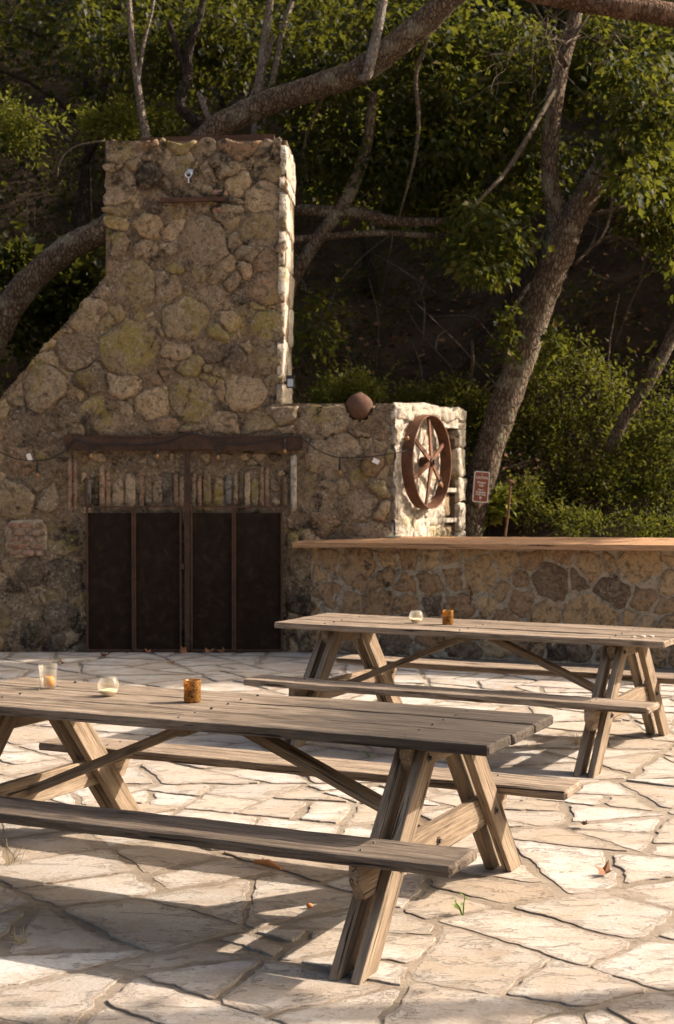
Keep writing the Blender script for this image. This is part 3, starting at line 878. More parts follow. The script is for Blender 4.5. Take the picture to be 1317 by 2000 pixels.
for a, b, y0, y1, m in sp:
    o = brick(a, y0, b, y1, rs.uniform(0.014, 0.032), m, 'brick' if 'brick' in m else 'upright_stone', 0.06 if 'brick' in m else 0.16, 0.008)
so2 = [w2(155, 884), w2(560, 884), w2(560, 906), w2(155, 906)]
so2 = [w2(158, 1004), w2(158, 884), w2(560, 884), w2(560, 1004)][::-1]
holes2 = [[w2(a - 1, y1), w2(b + 1, y1), w2(b + 1, y0 - 2), w2(a - 1, y0 - 2)] for a, b, y0, y1, m in sp if 160 < a < 556] + [[w2(360, 1004), w2(377, 1004), w2(377, 884), w2(360, 884)]]
S = fill([], so2, holes2, [0.085, 0.06, 0.04], [200, 400, 500], rs, 0.85)
for i, poly in cells(S, so2, holes2):
    p2 = inset(poly, 0.006)
    if len(p2) < 3 or abs(area(p2)) < 0.0012 or nst > 250: continue
    me, c = stone_mesh('stone', p2, ffr, M[rs.choice(['rock_tan', 'rock_tan', 'rock_brown', 'rock_grey', 'rock_dark'])], 14, 0.03, 0.04, 0.01, 0.24, 0.5, rs)
    o = obj('stone', me, fire); o.location = c - Vector((-1.6, YF, 0)); nst += 1
print('fireplace stones', nst)
# pale stone post right of the doors
o = brick(568, 884, 580, 1004, 0.07, 'rock_pale', 'stone_post', 0.06, 0.006)

def fbox(name, px0, py0, px1, py1, d0, d1, mat, parent=None, bev=0.0):
    a, b = W(px0, py1), W(px1, py0)
    m = MB(); m.box(((a.x + b.x) / 2, YF - (d0 + d1) / 2, (a.z + b.z) / 2), (b.x - a.x, d1 - d0, b.z - a.z))
    if parent is None: parent = fire
    return m.build(name, M[mat], parent, matrix=FI if parent is fire else None)
# steel lintel: an I shape, sagging a little, with end plates
lm = MB()
for y0, y1, d in ((851, 856, 0.10), (856, 874, 0.045), (874, 880, 0.10)):
    a, b = W(148, y1), W(588, y0)
    lm.box(((a.x + b.x) / 2, YF - d / 2 + 0.01, (a.z + b.z) / 2), (b.x - a.x, d + 0.02, b.z - a.z - 0.001))
lm.build('lintel', M['rust_dark'], fire, matrix=FI)
lp_ = [(148 + k * 4.4, 855.5 - 11 * math.exp(-((148 + k * 4.4 - 371) / 26) ** 2) + (2.2 if k % 2 else 0) - 3 * abs((k - 50) / 50.0) ** 3) for k in range(101)] + [ (588, 878), (520, 881), (440, 880), (372, 877), (300, 879), (200, 880), (148, 877)]
m = MB(); prism(m, [W(a, b, 0.122) for a, b in lp_], [W(a, b, 0.107) for a, b in lp_]); m.build('lintel_plate', M['rust_plate'], fire, matrix=FI)
fbox('lintel_end', 129, 850, 149, 876, 0.0, 0.06, 'rust_dark')
fbox('lintel_end', 587.5, 850, 592, 876, 0.0, 0.06, 'rust_dark')
fbox('centre_post', 363.5, 882, 373, 1272, 0.07, 0.125, 'rust_plate')
# four door leaves of sheet steel, each in its angle frame
for a, b in ((172, 264), (264.8, 357), (374.8, 458), (459, 553)):
    z0, z1 = W(a, 1272).z + 0.012, W(a, 988).z
    xa, xb = W(a, 1100).x, W(b, 1100).x
    loc = Vector((xa, YF - 0.09, z0))
    d = obj('door', None, fire) if False else None
    m = MB(); w_ = xb - xa; h_ = z1 - z0
    gap = 0.075
    m.add([(0.01, 0, 0.005), (w_ - 0.01, 0, 0.005), (w_ - 0.01, 0, h_ - gap), (0.01, 0, h_ - gap)] + [(0.01, 0.012, 0.005), (w_ - 0.01, 0.012, 0.005), (w_ - 0.01, 0.012, h_ - gap), (0.01, 0.012, h_ - gap)], [(0, 1, 2, 3), (7, 6, 5, 4), (0, 4, 5, 1), (1, 5, 6, 2), (2, 6, 7, 3), (3, 7, 4, 0)])
    # uneven sheet top edge
    dr = m.build('door', M['sheet'], fire); dr.location = loc - Vector((-1.6, YF, 0))
    fm = MB()
    t = 0.019
    fm.box((t / 2, -0.012, h_ / 2), (t, 0.036, h_)); fm.box((w_ - t / 2, -0.012, h_ / 2), (t, 0.036, h_))
    fm.box((w_ / 2, -0.012, h_ - t / 2), (w_ - 2 * t, 0.03, t)); fm.box((w_ / 2, -0.012, t / 2), (w_ - 2 * t, 0.03, t))
    fm.build('door_frame', M['rust_dark'], dr)
    if a in (172, 459):
        hb = MB(); hx = 0.0 if a == 172 else w_
        hb.tube([(hx, -0.012, h_), (hx, -0.012, h_ + 0.30)], 0.018, 8)
        hb.build('hinge_rod', M['rust_dark'], dr)
fbox('latch', 354, 1100, 362, 1110, 0.12, 0.15, 'rust_dark')
# chimney cap, hook, iron bar
cm = MB()
a, b = W(270, 270), W(535, 262)
cm.add([(a.x, YF + 0.12, a.z), (b.x, YF + 0.12, a.z), (b.x, YF + 0.85, a.z), (a.x, YF + 0.85, a.z), (a.x, YF + 0.12, a.z + 0.035), (b.x, YF + 0.12, a.z + 0.075), (b.x, YF + 0.85, a.z + 0.075), (a.x, YF + 0.85, a.z + 0.035)], [(0, 3, 2, 1), (4, 5, 6, 7), (0, 1, 5, 4), (1, 2, 6, 5), (2, 3, 7, 6), (3, 0, 4, 7)])
cm.build('chimney_cap', M['rust_dark'], fire, matrix=FI)
ib = MB(); ib.box(((W(315, 394).x + W(440, 388).x) / 2, YF - 0.05, W(380, 392).z), (W(440, 0).x - W(315, 0).x, 0.07, 0.045), Matrix.Rotation(R(-1.5), 3, 'Y'))
ib.build('iron_bar', M['rust_dark'], fire, matrix=FI)
hk = MB(); p = W(373, 338)
hk.box((p.x, YF - 0.07, p.z), (0.06, 0.02, 0.05))
q = W(370, 344)
hk.tube([q + Vector((0.032 * math.cos(t), -0.09, 0.032 * math.sin(t))) for t in np.linspace(0, 2 * math.pi, 14)], 0.008, 6)
hk.tube([q + Vector((0, -0.09, -0.032)), q + Vector((0.0, -0.09, -0.09))], 0.007, 6)
hk.build('hook', M['zinc'], fire, matrix=FI)

# ------------------------------------------------------------------ bar
bar = thing('stone_bar', 'long outdoor bar of tan and brown stones with an orange wooden counter', 'bar', BA)
BI = Matrix.Translation(-BA)
def bfr(s_, z, d): return BA + BDIR * s_ + BNRM * d + Vector((0, 0, z))
def b2(px, py):
    p = at_plane(px, py, BA, BNRM); return ((p - BA).dot(BDIR), p.z)
zb0, zb1 = b2(600, 1066)[1], b2(1317, 1072)[1]
Lb = b2(1317, 1100)[0] + 1.6
slope = (zb1 - zb0) / b2(1317, 1100)[0]
bm_ = MB()
prism(bm_, [bfr(-0.05, -0.05, -0.03), bfr(Lb, -0.05, -0.03), bfr(Lb, zb0 + slope * Lb - 0.002, -0.03), bfr(-0.05, zb0 - 0.002, -0.03)],
      [bfr(-0.05, -0.05, -0.36), bfr(Lb, -0.05, -0.36), bfr(Lb, zb0 + slope * Lb - 0.002, -0.36), bfr(-0.05, zb0 - 0.002, -0.36)])
bm_.build('mortar_core', M['bar_mortar'], bar, matrix=BI)
bo = [(b2(608, 1100)[0], 0.0), (Lb, 0.0), (Lb, zb0 + slope * Lb - 0.01), (b2(608, 1100)[0], zb0 - 0.01)]
v_, f_, mt_, nm_ = skin('mortar', bo, [], bfr, M['bar_mortar'], 0.001, 0.010)
obj('mortar', mesh_from('mortar', v_, f_, mt_, True), bar, BI)
bh = [(645, 1090, 26, 'b'), (702, 1110, 44, 'b'), (640, 1160, 30, 'b'), (760, 1090, 16, 't'), (800, 1090, 28, 'b'), (838, 1090, 26, 't'), (745, 1130, 26, 'b'), (790, 1145, 24, 'b'), (842, 1133, 32, 'b'), (888, 1127, 26, 'b'), (742, 1178, 28, 'b'), (690, 1180, 26, 'b'),
      (795, 1185, 20, 'b'), (850, 1180, 24, 'd'), (938, 1128, 40, 't'), (992, 1108, 26, 't'), (1018, 1135, 16, 'b'), (975, 1150, 18, 'b'), (950, 1175, 26, 't'), (1022, 1172, 26, 'b'), (1078, 1138, 34, 'd'), (1125, 1130, 20, 'd'), (1092, 1088, 24, 'b'), (1150, 1104, 26, 't'),
      (1194, 1104, 14, 'b'), (1250, 1100, 40, 't'), (1192, 1150, 38, 'd'), (1160, 1200, 56, 't'), (1066, 1195, 26, 't'), (1226, 1200, 14, 't'), (1262, 1165, 28, 'b'), (1305, 1130, 30, 't'), (1295, 1180, 30, 'b'), (1305, 1225, 30, 'b'),
      (775, 1255, 34, 'd'), (900, 1270, 36, 'd'), (970, 1255, 30, 't'), (1040, 1265, 30, 'b'), (1110, 1268, 42, 'd'), (835, 1245, 22, 'b'), (1260, 1270, 32, 't'), (700, 1250, 30, 'b'), (640, 1235, 30, 'b')]
seeds = [(*b2(a, b), r * 15.0 / FPX * 0.9, k) for a, b, r, k in bh]
S = fill(seeds, bo, [], [0.2, 0.14, 0.09], [300, 600, 700], rs, 0.95)
nb = 0
kb = {'t': 'bar_tan', 'b': 'bar_brown', 'd': 'bar_dark'}
for i, poly in cells(S, bo, [], 0.95):
    k = S[i][3] or rs.choice('tbbbtd')
    p2 = inset(poly, rs.uniform(0.010, 0.022))
    if len(p2) < 3 or abs(area(p2)) < 0.003: continue
    me, c = stone_mesh('stone', p2, bfr, M[kb[k]], 22, rs.uniform(0.008, 0.030), 0.05, 0.034, 0.10, 0.6, rs, 0.07)
    o = obj('stone', me, bar); o.location = c - BA; nb += 1
print('bar stones', nb)
# counter boards
def board(name, L, Wd, T, mat, parent, mtx, seed, nseg=18, rnd=0.006, wear=0.0025, bow=0.004):
    """a plank along local X with rounded, worn edges"""
    hw, ht = Wd / 2, T / 2
    r = rnd
    prof = [(-hw + r, -ht), (0, -ht), (hw - r, -ht), (hw - r * .3, -ht + r * .3), (hw, -ht + r), (hw, ht - r), (hw - r * .3, ht - r * .3), (hw - r, ht), (hw * .35, ht), (-hw * .35, ht), (-hw + r, ht), (-hw + r * .3, ht - r * .3), (-hw, ht - r), (-hw, -ht + r), (-hw + r * .3, -ht + r * .3)]
    n = len(prof); v = []; f = []
    xs_ = [-L / 2, -L / 2 + r * 1.2] + list(np.linspace(-L / 2 + 0.04, L / 2 - 0.04, nseg)) + [L / 2 - r * 1.2, L / 2]
    for i, x in enumerate(xs_):
        sh = 1 - (r * 1.1 / hw if i in (0, len(xs_) - 1) else 0); sz = 1 - (r * 1.1 / ht if i in (0, len(xs_) - 1) else 0)
        bz = bow * mnoise.noise(Vector((x * 0.9, seed, 0)))
        for k, (y, z) in enumerate(prof):
            q = wear * (mnoise.noise(Vector((x * 7 + seed * 3, k * 1.7, seed))) + 0.8 * mnoise.noise(Vector((x * 23 + seed, k * 1.3, seed))))
            v.append((x + (0.005 * mnoise.noise(Vector((y * 20, z * 20, seed))) if i in (0, len(xs_) - 1) else 0), y * sh + (q if abs(y) > hw * .8 else 0), z * sz + q + bz))
    for i in range(len(xs_) - 1):
        for k in range(n):
            k2 = (k + 1) % n
            f.append((i * n + k, (i + 1) * n + k, (i + 1) * n + k2, i * n + k2))
    f.append(tuple(range(n))); f.append(tuple((len(xs_) - 1) * n + k for k in range(n))[::-1])
    me = mesh_from(name, v, f, mat, False)
    return obj(name, me, parent, mtx)
Lc = Lb - b2(592, 1060)[0]
ctr = BA + BDIR * (Lb + b2(592, 1060)[0]) / 2
zmid = zb0 + slope * ((Lb + b2(592, 1060)[0]) / 2)
bx = (BDIR + Vector((0, 0, slope))).normalized(); by = (-BNRM + Vector((0, 0, 0.05))).normalized(); by = (by - bx * by.dot(bx)).normalized(); bz_ = bx.cross(by)
for k, (off, wd) in enumerate(((0.155, 0.27), (-0.125, 0.275), (-0.405, 0.27))):
    mt = Matrix((bx, by, bz_)).transposed().to_4x4()
    cpos = ctr + BNRM * 0.0 + by * (-off) + Vector((0, 0, zmid + 0.034))
    mt.translation = cpos - BA
    board('counter_board', Lc, wd, 0.056, M['wood_bar'], bar, mt, 3.1 + k, 20, 0.004, 0.0008, 0.003)

# ------------------------------------------------------------------ picnic tables
TL, TW, TZ, SZ, SV, TH, SW = 2.8335, 0.83, 0.803, 0.442, 0.703, 0.043, 0.276
def mat_axes(x, y, z, loc):
    m = Matrix((x, y, z)).transposed().to_4x4(); m.translation = loc
    return m
def make_table(name, label, x1, y1, a, sd, tops, front_seat):
    u = Vector((math.cos(a), math.sin(a), 0))
    base = Vector((x1, y1, 0)) - u * TL / 2
    t = thing(name, label, 'picnic table', base, a, 'picnic tables on the stone patio')
    X, Y, Z = Vector((1, 0, 0)), Vector((0, 1, 0)), Vector((0, 0, 1))
    bw = (TW - 0.026) / 3
    rr = random.Random(sd)
    for k in range(3):
        board('tabletop_board', TL + rr.uniform(-0.012, 0.012), bw, TH, M[tops[k]], t, mat_axes(X, Y, Z, Vector((rr.uniform(-.006, .006), -TW / 2 + bw / 2 + k * (bw + 0.013), TZ - TH / 2 + rr.uniform(-0.003, 0.002)))), sd + k, 30, 0.007, 0.0022, 0.006)
    for s_ in (-1, 1):
        board('seat_board', TL + 0.02, SW, TH, M[front_seat if s_ < 0 else 'wood_grey'], t, mat_axes(X, Y, Z, Vector((0, s_ * SV, SZ - TH / 2))), sd + 7 + s_, 30, 0.010, 0.0028, 0.008)
    th = 0.044
    for e in (-1, 1):
        uo = e * (TL / 2 - 0.307 - th / 2)       # outer leg centre
        um = uo - e * th; ui = um - e * th
        for s_ in (-1, 1):
            for uu in (uo, ui):
                foot = Vector((uu, s_ * 0.841, 0.0)); top = Vector((uu, s_ * 0.195, TZ - TH))
                d = (top - foot); d.normalize()
                yy = Vector((1, 0, 0)).cross(d)
                # plank cut level at foot and top
                m = MB(); hw = 0.078
                b = foot; q = top
                c4 = []
                for (c, zz_) in ((b, 0.0), (q, 0.0)):
                    for (dx, dv) in ((-th / 2 + .001, -hw), (th / 2 - .001, -hw), (th / 2 - .001, hw), (-th / 2 + .001, hw)):
                        c4.append(c + Vector((dx, dv, 0)))
                # local frame along the leg so that the grain follows it
                mtx = mat_axes(d, Vector((0, d.z, -d.y)).normalized() if True else yy, Vector((1, 0, 0)), (b + q) / 2)
                if mtx.determinant() < 0: mtx = mat_axes(d, -Vector((0, d.z, -d.y)).normalized(), Vector((1, 0, 0)), (b + q) / 2)
                im = mtx.inverted()
                vs_ = [im @ p for p in c4]
                bmh = bmesh.new()
                bvs = [bmh.verts.new(p) for p in vs_]
                for fidx in ((3, 2, 1, 0), (4, 5, 6, 7), (0, 1, 5, 4), (1, 2, 6, 5), (2, 3, 7, 6), (3, 0, 4, 7)):
                    bmh.faces.new([bvs[i] for i in fidx])
                bmesh.ops.recalc_face_normals(bmh, faces=bmh.faces[:])
                bmesh.ops.bevel(bmh, geom=bmh.edges[:], offset=0.004, segments=2, affect='EDGES', profile=0.5)
                me = bpy.data.meshes.new('leg'); bmh.to_mesh(me); bmh.free(); me.materials.append(M['wood_frame'])
                obj('leg', me, t, mtx)
        # bearer between the legs, carrying the two seats; lower corners cut off
        def bearer(nm, v0, z1, h, cut, xc, tt=th):
            pr = [(-v0, z1), (-v0, z1 - h * 0.42), (-v0 + cut, z1 - h), (v0 - cut, z1 - h), (v0, z1 - h * 0.42), (v0, z1)]
            bmh = bmesh.new()
            A_ = [bmh.verts.new((y, z, -tt / 2 + .0005)) for y, z in pr]; B_ = [bmh.verts.new((y, z, tt / 2 - .0005)) for y, z in pr]
            bmh.faces.new(A_[::-1]); bmh.faces.new(B_)
            for i in range(6): bmh.faces.new((A_[i], A_[(i + 1) % 6], B_[(i + 1) % 6], B_[i]))
            bmesh.ops.recalc_face_normals(bmh, faces=bmh.faces[:])
            bmesh.ops.bevel(bmh, geom=bmh.edges[:], offset=0.003, segments=1, affect='EDGES')
            me = bpy.data.meshes.new(nm); bmh.to_mesh(me); bmh.free(); me.materials.append(M['wood_frame'])
            # local X = table Y so that the grain runs across the table
            return obj(nm, me, t, mat_axes(Vector((0, 1, 0)), Vector((0, 0, 1)), Vector((1, 0, 0)), Vector((xc, 0, 0))))
        bearer('seat_bearer', SV + SW / 2 - 0.01, SZ - TH, 0.135, 0.055, um)
        bearer('top_cleat', 0.36, TZ - TH, 0.11, 0.05, um)
        # brace from the bearer up to the middle of the top
        p0 = Vector((um - e * (th / 2 + 0.005), 0, SZ - TH - 0.06)); p1 = Vector((e * 0.10, 0, TZ - TH - 0.035))
        d = (p0 - p1); ln = d.length; d.normalize()
        board('brace', ln + 0.04, 0.088, 0.042, M['wood_frame'], t, mat_axes(d, Vector((0, 1, 0)), d.cross(Vector((0, 1, 0))), (p0 + p1) / 2), sd + 20 + e, 8, 0.003, 0.0008, 0.001)
        for vb, zb in ((-0.30, SZ - 0.11), (0.30, SZ - 0.11), (-0.22, TZ - 0.10), (0.22, TZ - 0.10), (-0.05, SZ - .12)):
            xb = uo + e * (th / 2 if abs(vb) > .1 else -th / 2)
            if abs(vb) < .1: xb = um + e * th / 2
            elif zb < 0.5: vb = math.copysign(0.54, vb)
            elif zb > 0.5: vb = math.copysign(0.26, vb)
            m = MB(); m.tube([(xb, vb, zb), (xb + e * 0.004, vb, zb)], 0.018, 12); m.tube([(xb + e * 0.004, vb, zb), (xb + e * 0.013, vb, zb)], 0.010, 6)
            m.build('bolt', M['bolt'], t)
    m = MB(); m.box((0, 0, TZ - TH - 0.02), (0.045, 0.70, 0.04)); m.build('middle_cleat', M['wood_frame'], t)
    nl = MB()
    for k in range(3):
        for xx in (-TL / 2 + .375, 0.0, TL / 2 - .375):
            for dy in (-0.07, 0.07):
                vv_ = -TW / 2 + bw / 2 + k * (bw + 0.013) + dy + rr.uniform(-.01, .01)
                nl.tube([(xx + rr.uniform(-.01, .01), vv_, TZ - 0.003), (xx, vv_, TZ + 0.0004)], 0.007, 8)
    for s_ in (-1, 1):
        for xx in (-TL / 2 + .375, TL / 2 - .375):
            for dy in (-0.06, 0.06): nl.tube([(xx, s_ * SV + dy, SZ - 0.003), (xx + .004, s_ * SV + dy, SZ + 0.0004)], 0.008, 8)
    tag(nl.build('nail_head', M['wire'], t), kind='stuff')
    return t
T1 = make_table('picnic_table', 'nearest weathered picnic table with dark grey front seat and three glass candle holders', 0.7557, 5.8852, -0.4448, 3, ('wood_char', 'wood_char', 'wood_char'), 'wood_seat')
T2 = make_table('picnic_table', 'farther picnic table beside the stone bar with two glasses on its top', 2.2553, 9.5427, -0.4765, 41, ('wood_grey', 'wood_grey', 'wood_grey'), 'wood_grey')

# ------------------------------------------------------------------ candle holders
def holder(name, label, loc, kind):
    t = thing(name, label, 'candle holder', loc, 0, 'candle holders on the picnic tables')
    g = MB()
    if kind == 'bowl':
        o_ = [(0.001, 0.0), (0.028, 0.0), (0.042, 0.012), (0.0515, 0.038), (0.050, 0.058), (0.041, 0.078), (0.0375, 0.084)]
        i_ = [(0.0345, 0.083), (0.038, 0.077), (0.047, 0.057), (0.0485, 0.038), (0.039, 0.014), (0.026, 0.006), (0.001, 0.006)]
        g.lathe(o_ + i_, 28); g.build('glass', M['glass'], t, True)
        w = MB(); w.lathe([(0.001, 0.007), (0.026, 0.007), (0.037, 0.014), (0.0435, 0.026), (0.03, 0.024), (0.016, 0.031), (0.001, 0.028)], 20); w.build('candle', M['wax'], t, True)
    elif kind == 'jar':
        o_ = [(0.001, 0.0), (0.038, 0.0), (0.0405, 0.004), (0.0415, 0.075), (0.043, 0.088), (0.046, 0.092), (0.0465, 0.110), (0.0455, 0.114)]
        i_ = [(0.0425, 0.113), (0.042, 0.093), (0.0395, 0.088), (0.0380, 0.075), (0.0370, 0.008), (0.001, 0.007)]
        g.lathe(o_ + i_, 28); g.build('glass', M['glass'], t, True)
        w = MB(); w.lathe([(0.001, 0.008), (0.025, 0.008), (0.0255, 0.042), (0.019, 0.055), (0.009, 0.050), (0.001, 0.052)], 20, (0.004, 0, 0)); w.build('candle', M['wax_orange'], t, True)
    else:
        o_ = [(0.001, 0.0), (0.036, 0.0), (0.039, 0.004), (0.0385, 0.05), (0.0395, 0.096), (0.0385, 0.099)]
        i_ = [(0.0365, 0.098), (0.0352, 0.05), (0.034, 0.012), (0.001, 0.010)]
        g.lathe(o_ + i_, 28); g.build('glass', M['amber'], t, True)
        w = MB(); w.lathe([(0.001, 0.011), (0.024, 0.011), (0.024, 0.028), (0.001, 0.030)], 16); w.build('candle', M['wax_orange'], t, True)
    return t
holder('candle_jar', 'clear straight glass jar with orange candle stub, left on the near table', at_z(94, 1343, TZ + 0.002), 'jar')
holder('candle_bowl', 'round clear glass bowl with melted candle on the near table', at_z(212, 1358, TZ + 0.002), 'bowl')
holder('candle_tumbler', 'mottled amber glass tumbler on the near table', at_z(376, 1370, TZ + 0.002), 'amber')
holder('candle_bowl', 'round clear glass bowl with candle on the far table', at_z(813, 1216, TZ + 0.002), 'bowl')
holder('candle_tumbler', 'mottled amber glass tumbler on the far table', at_z(875, 1219, TZ + 0.002), 'amber')

def lump(r, seed, sq=(1, 1, 0.6), n=8, m=6):
    b = MB(); rings = []
    for i in range(m + 1):
        th = math.pi * i / m
        for k in range(n):
            an = 2 * math.pi * k / n
            d = Vector((math.sin(th) * math.cos(an), math.sin(th) * math.sin(an), math.cos(th)))
            q = r * (1 + 0.25 * mnoise.noise(d * 1.5 + Vector((seed, 0, 0))))
            b.v.append(Vector((d.x * q * sq[0], d.y * q * sq[1], d.z * q * sq[2])))
    for i in range(m):
        for k in range(n): b.f.append((i * n + k, (i + 1) * n + k, (i + 1) * n + (k + 1) % n, i * n + (k + 1) % n))
    return b
for i, (px, py, r, lb) in enumerate(((1238, 1244, 0.012, 'smaller pale pebble lying on the far table top'), (1256, 1243, 0.017, 'flat white pebble on the right end of the far table'), (1273, 1243, 0.015, 'rightmost whitish pebble on the far table top'))):
    o = lump(r, i * 3.3, (1.2, 0.8, 0.45)).build('pebble', M['pebble'], None, True)
    o.location = at_z(px, py, TZ + 0.012); tag(o, lb, 'pebble', 'pebbles on the far table')

# ------------------------------------------------------------------ things on the fireplace and the bar
# clay ball in the notch
bc = at_y(702, 797, YF + 0.10)
cb = MB(); r_ = 27.5 * 15.8 / FPX
cb.lathe([(0.001, -r_)] + [(r_ * math.sin(t), -r_ * math.cos(t)) for t in np.linspace(0.3, 2.75, 16)] + [(r_ * 0.2, r_ * 1.03), (r_ * 0.07, r_ * 1.09), (0.001, r_ * 1.11)], 32)
o = cb.build('clay_ball', M['clay'], None, True); o.location = bc + Vector((0, 0, 0.006)); o.rotation_euler = (0, R(4), 0)
tag(o, 'brown clay ball with a pointed tip resting in the wall notch', 'clay ball')
# wall light on the chimney edge
lt = thing('wall_light', 'small black box lamp fixed to the right edge of the chimney', 'lamp', W(568, 748, 0.06))
m = MB(); m.box((0, 0, 0), (0.085, 0.09, 0.115)); m.build('lamp_body', M['black'], lt)
m = MB(); m.box((0, 0.01, 0.066), (0.10, 0.12, 0.016)); m.build('lamp_cap', M['black'], lt)
m = MB(); m.box((0, -0.0465, -0.005), (0.06, 0.004, 0.08)); m.build('lamp_glass', M['zinc'], lt)
m = MB(); m.box((-0.02, 0.04, 0), (0.10, 0.03, 0.03)); m.build('bracket', M['black'], lt)
# wagon wheel
wc = at_plane(834.5, 902, sfr(0, 0, 0.11), SNRM)
wh = thing('iron_wheel', 'rusty iron wheel with six spokes mounted on the sunlit wall end', 'wheel', wc)
WM = Matrix((SDIR, Vector((0, 0, 1)), SNRM)).transposed().to_4x4()       # local: x along wall, y up, z out of the wall
RO = 0.5 * 182 * 16.35 / FPX
rim = MB(); hwid = 0.068
pf = [(RO, -hwid), (RO, hwid), (RO - 0.014, hwid), (RO - 0.014, -hwid), (RO, -hwid)]
rim.lathe(pf, 64)
rim.build('rim', M['rust'], wh, False, WM)
hub = MB(); hub.lathe([(0.001, -0.10), (0.055, -0.10), (0.06, 0.03), (0.05, 0.075), (0.028, 0.08), (0.028, 0.10), (0.001, 0.10)], 18)
hub.build('hub', M['rust_dark'], wh, False, WM)
for k in range(6):
    a = R(90 - 4 + 60 * k)
    sp_ = MB()
    d = Vector((math.cos(a), math.sin(a), 0)); q = Vector((-d.y, d.x, 0))
    L_ = RO - 0.012
    v = []
    for (r0, w_, z_) in ((0.035, 0.058, 0.05), (L_, 0.040, 0.0)):
        for sx, sz in ((-1, -1), (1, -1), (1, 1), (-1, 1)): v.append(d * r0 + q * sx * w_ / 2 + Vector((0, 0, z_ + sz * 0.011)))
    sp_.add(v, [(3, 2, 1, 0), (4, 5, 6, 7), (0, 1, 5, 4), (1, 2, 6, 5), (2, 3, 7, 6), (3, 0, 4, 7)])
    sp_.build('spoke', M['rust'], wh, False, WM)
# hub axle reaching the wall
ax = MB(); ax.tube([(0, 0, -0.12), (0, 0, -0.05)], 0.03, 10); ax.build('axle', M['rust_dark'], wh, False, WM)
# string of lights
sl_ = thing('string_light', 'black string of amber bulbs draped across the fireplace lintel', 'string lights', W(370, 850, 0.14))
SI = Matrix.Translation(-W(370, 850, 0.14))
pts = [(-60, 862), (-10, 876), (25, 893), (62, 900), (100, 897), (130, 880), (152, 861), (185, 869), (240, 870), (295, 869), (332, 864), (366, 850), (395, 850), (430, 864), (470, 869), (520, 862), (562, 853), (590, 857), (622, 880), (664, 894), (720, 892), (766, 886)]
wp, _ = smooth_path([(W(a, b, 0.145 if 150 < a < 592 else 0.085), 0) for a, b in pts] + [(sfr(0.10, W(0, 880).z, 0.10), 0), (sfr(0.22, W(0, 868).z, 0.16), 0)], 5)
m = MB(); m.tube(wp, 0.0065, 6); m.build('wire', M['wire'], sl_, matrix=SI)
def bulb(p, long=0.05):
    m = MB(); m.tube([p, p + Vector((0, 0, -long)), p + Vector((0, 0, -long - 0.035))], [0.006, 0.015, 0.015], 8)
    s_ = m.build('socket', M['wire'], sl_, matrix=SI)
    b = MB(); q = p + Vector((0, 0, -long - 0.033))
    b.lathe([(0.010, 0), (0.016, -0.010), (0.022, -0.028), (0.019, -0.044), (0.010, -0.053), (0.001, -0.056)], 14, q)
    b.build('bulb', M['bulb'], sl_, True, SI)
for a, b, lo in ((76, 899, 0.10), (182, 869, 0.06), (310, 868, 0.07), (428, 863, 0.11), (557, 855, 0.09), (664, 894, 0.10)):
    bulb(W(a, b, 0.145 if 150 < a < 592 else 0.085), lo)
bulb(sfr(0.16, W(0, 845).z, 0.10), 0.0); bulb(at_plane(860, 930, sfr(0, 0, 0.14), SNRM), 0.03)
for px, py in ((61, 893), (734, 901)):
    m = MB(); p = W(px, py, 0.095)
    m.box(p, (0.075, 0.003, 0.05), Matrix.Rotation(R(25 if px > 600 else 75), 3, 'Y') @ Matrix.Rotation(R(15), 3, 'Z')); m.build('paper_tag', M['white'], sl_, matrix=SI)
# stick lying on the counter
m = MB()
q0 = at_z(741, 1050.5, b2(741, 1060)[1] + 0.02); cz = zmid
stp = [BA + BDIR * ((px_ - 600) / 717.0 * b2(1317, 1100)[0]) + BNRM * (-0.30) for px_ in (741, 765)]
zs = [zb0 + slope * ((p - BA).dot(BDIR)) + 0.095 for p in stp]
A_, B_ = [Vector((p.x, p.y, z)) for p, z in zip(stp, zs)]
m.tube([A_ + Vector((0, 0, 0.012)), A_, (A_ + B_) / 2, B_, B_ + Vector((0.06, -0.02, 0.0))], [0.016, 0.012, 0.008, 0.010, 0.006], 8)
m.tube([B_, B_ + Vector((0.09, 0.05, 0.004))], [0.008, 0.004], 6)
o = m.build('stick', M['bone'], None, True); tag(o, 'short pale greenish stick lying on the bar counter by the wall', 'stick')
# ------------------------------------------------------------------ sign on the leaning trunk, iron stake
Tq = 17.8
sg_c = at_y(940, 951, 17.42)
sg = thing('warning_sign', 'small brown and white warning sign fixed to the leaning trunk', 'sign', sg_c)
sg.rotation_euler = (0, R(4.5), R(6))
sw_, sh_ = 31 * 17.42 / FPX, 60.5 * 17.42 / FPX
def rrect(w, h, r, y, n=5):
    out = []
    for cx, cy, a0 in ((w / 2 - r, h / 2 - r, 0), (-w / 2 + r, h / 2 - r, 90), (-w / 2 + r, -h / 2 + r, 180), (w / 2 - r, -h / 2 + r, 270)):
        for k in range(n + 1):
            a = R(a0 + 90 * k / n); out.append(Vector((cx + r * math.cos(a), y, cy + r * math.sin(a))))
    return out
m = MB(); prism(m, rrect(sw_, sh_, 0.025, -0.002), rrect(sw_, sh_, 0.025, 0.003)); m.build('sign_plate', M['sign_white'], sg)
m = MB(); prism(m, rrect(sw_ - 0.022, sh_ - 0.022, 0.018, -0.004), rrect(sw_ - 0.022, sh_ - 0.022, 0.018, -0.0025)); m.build('sign_panel', M['sign_brown'], sg)
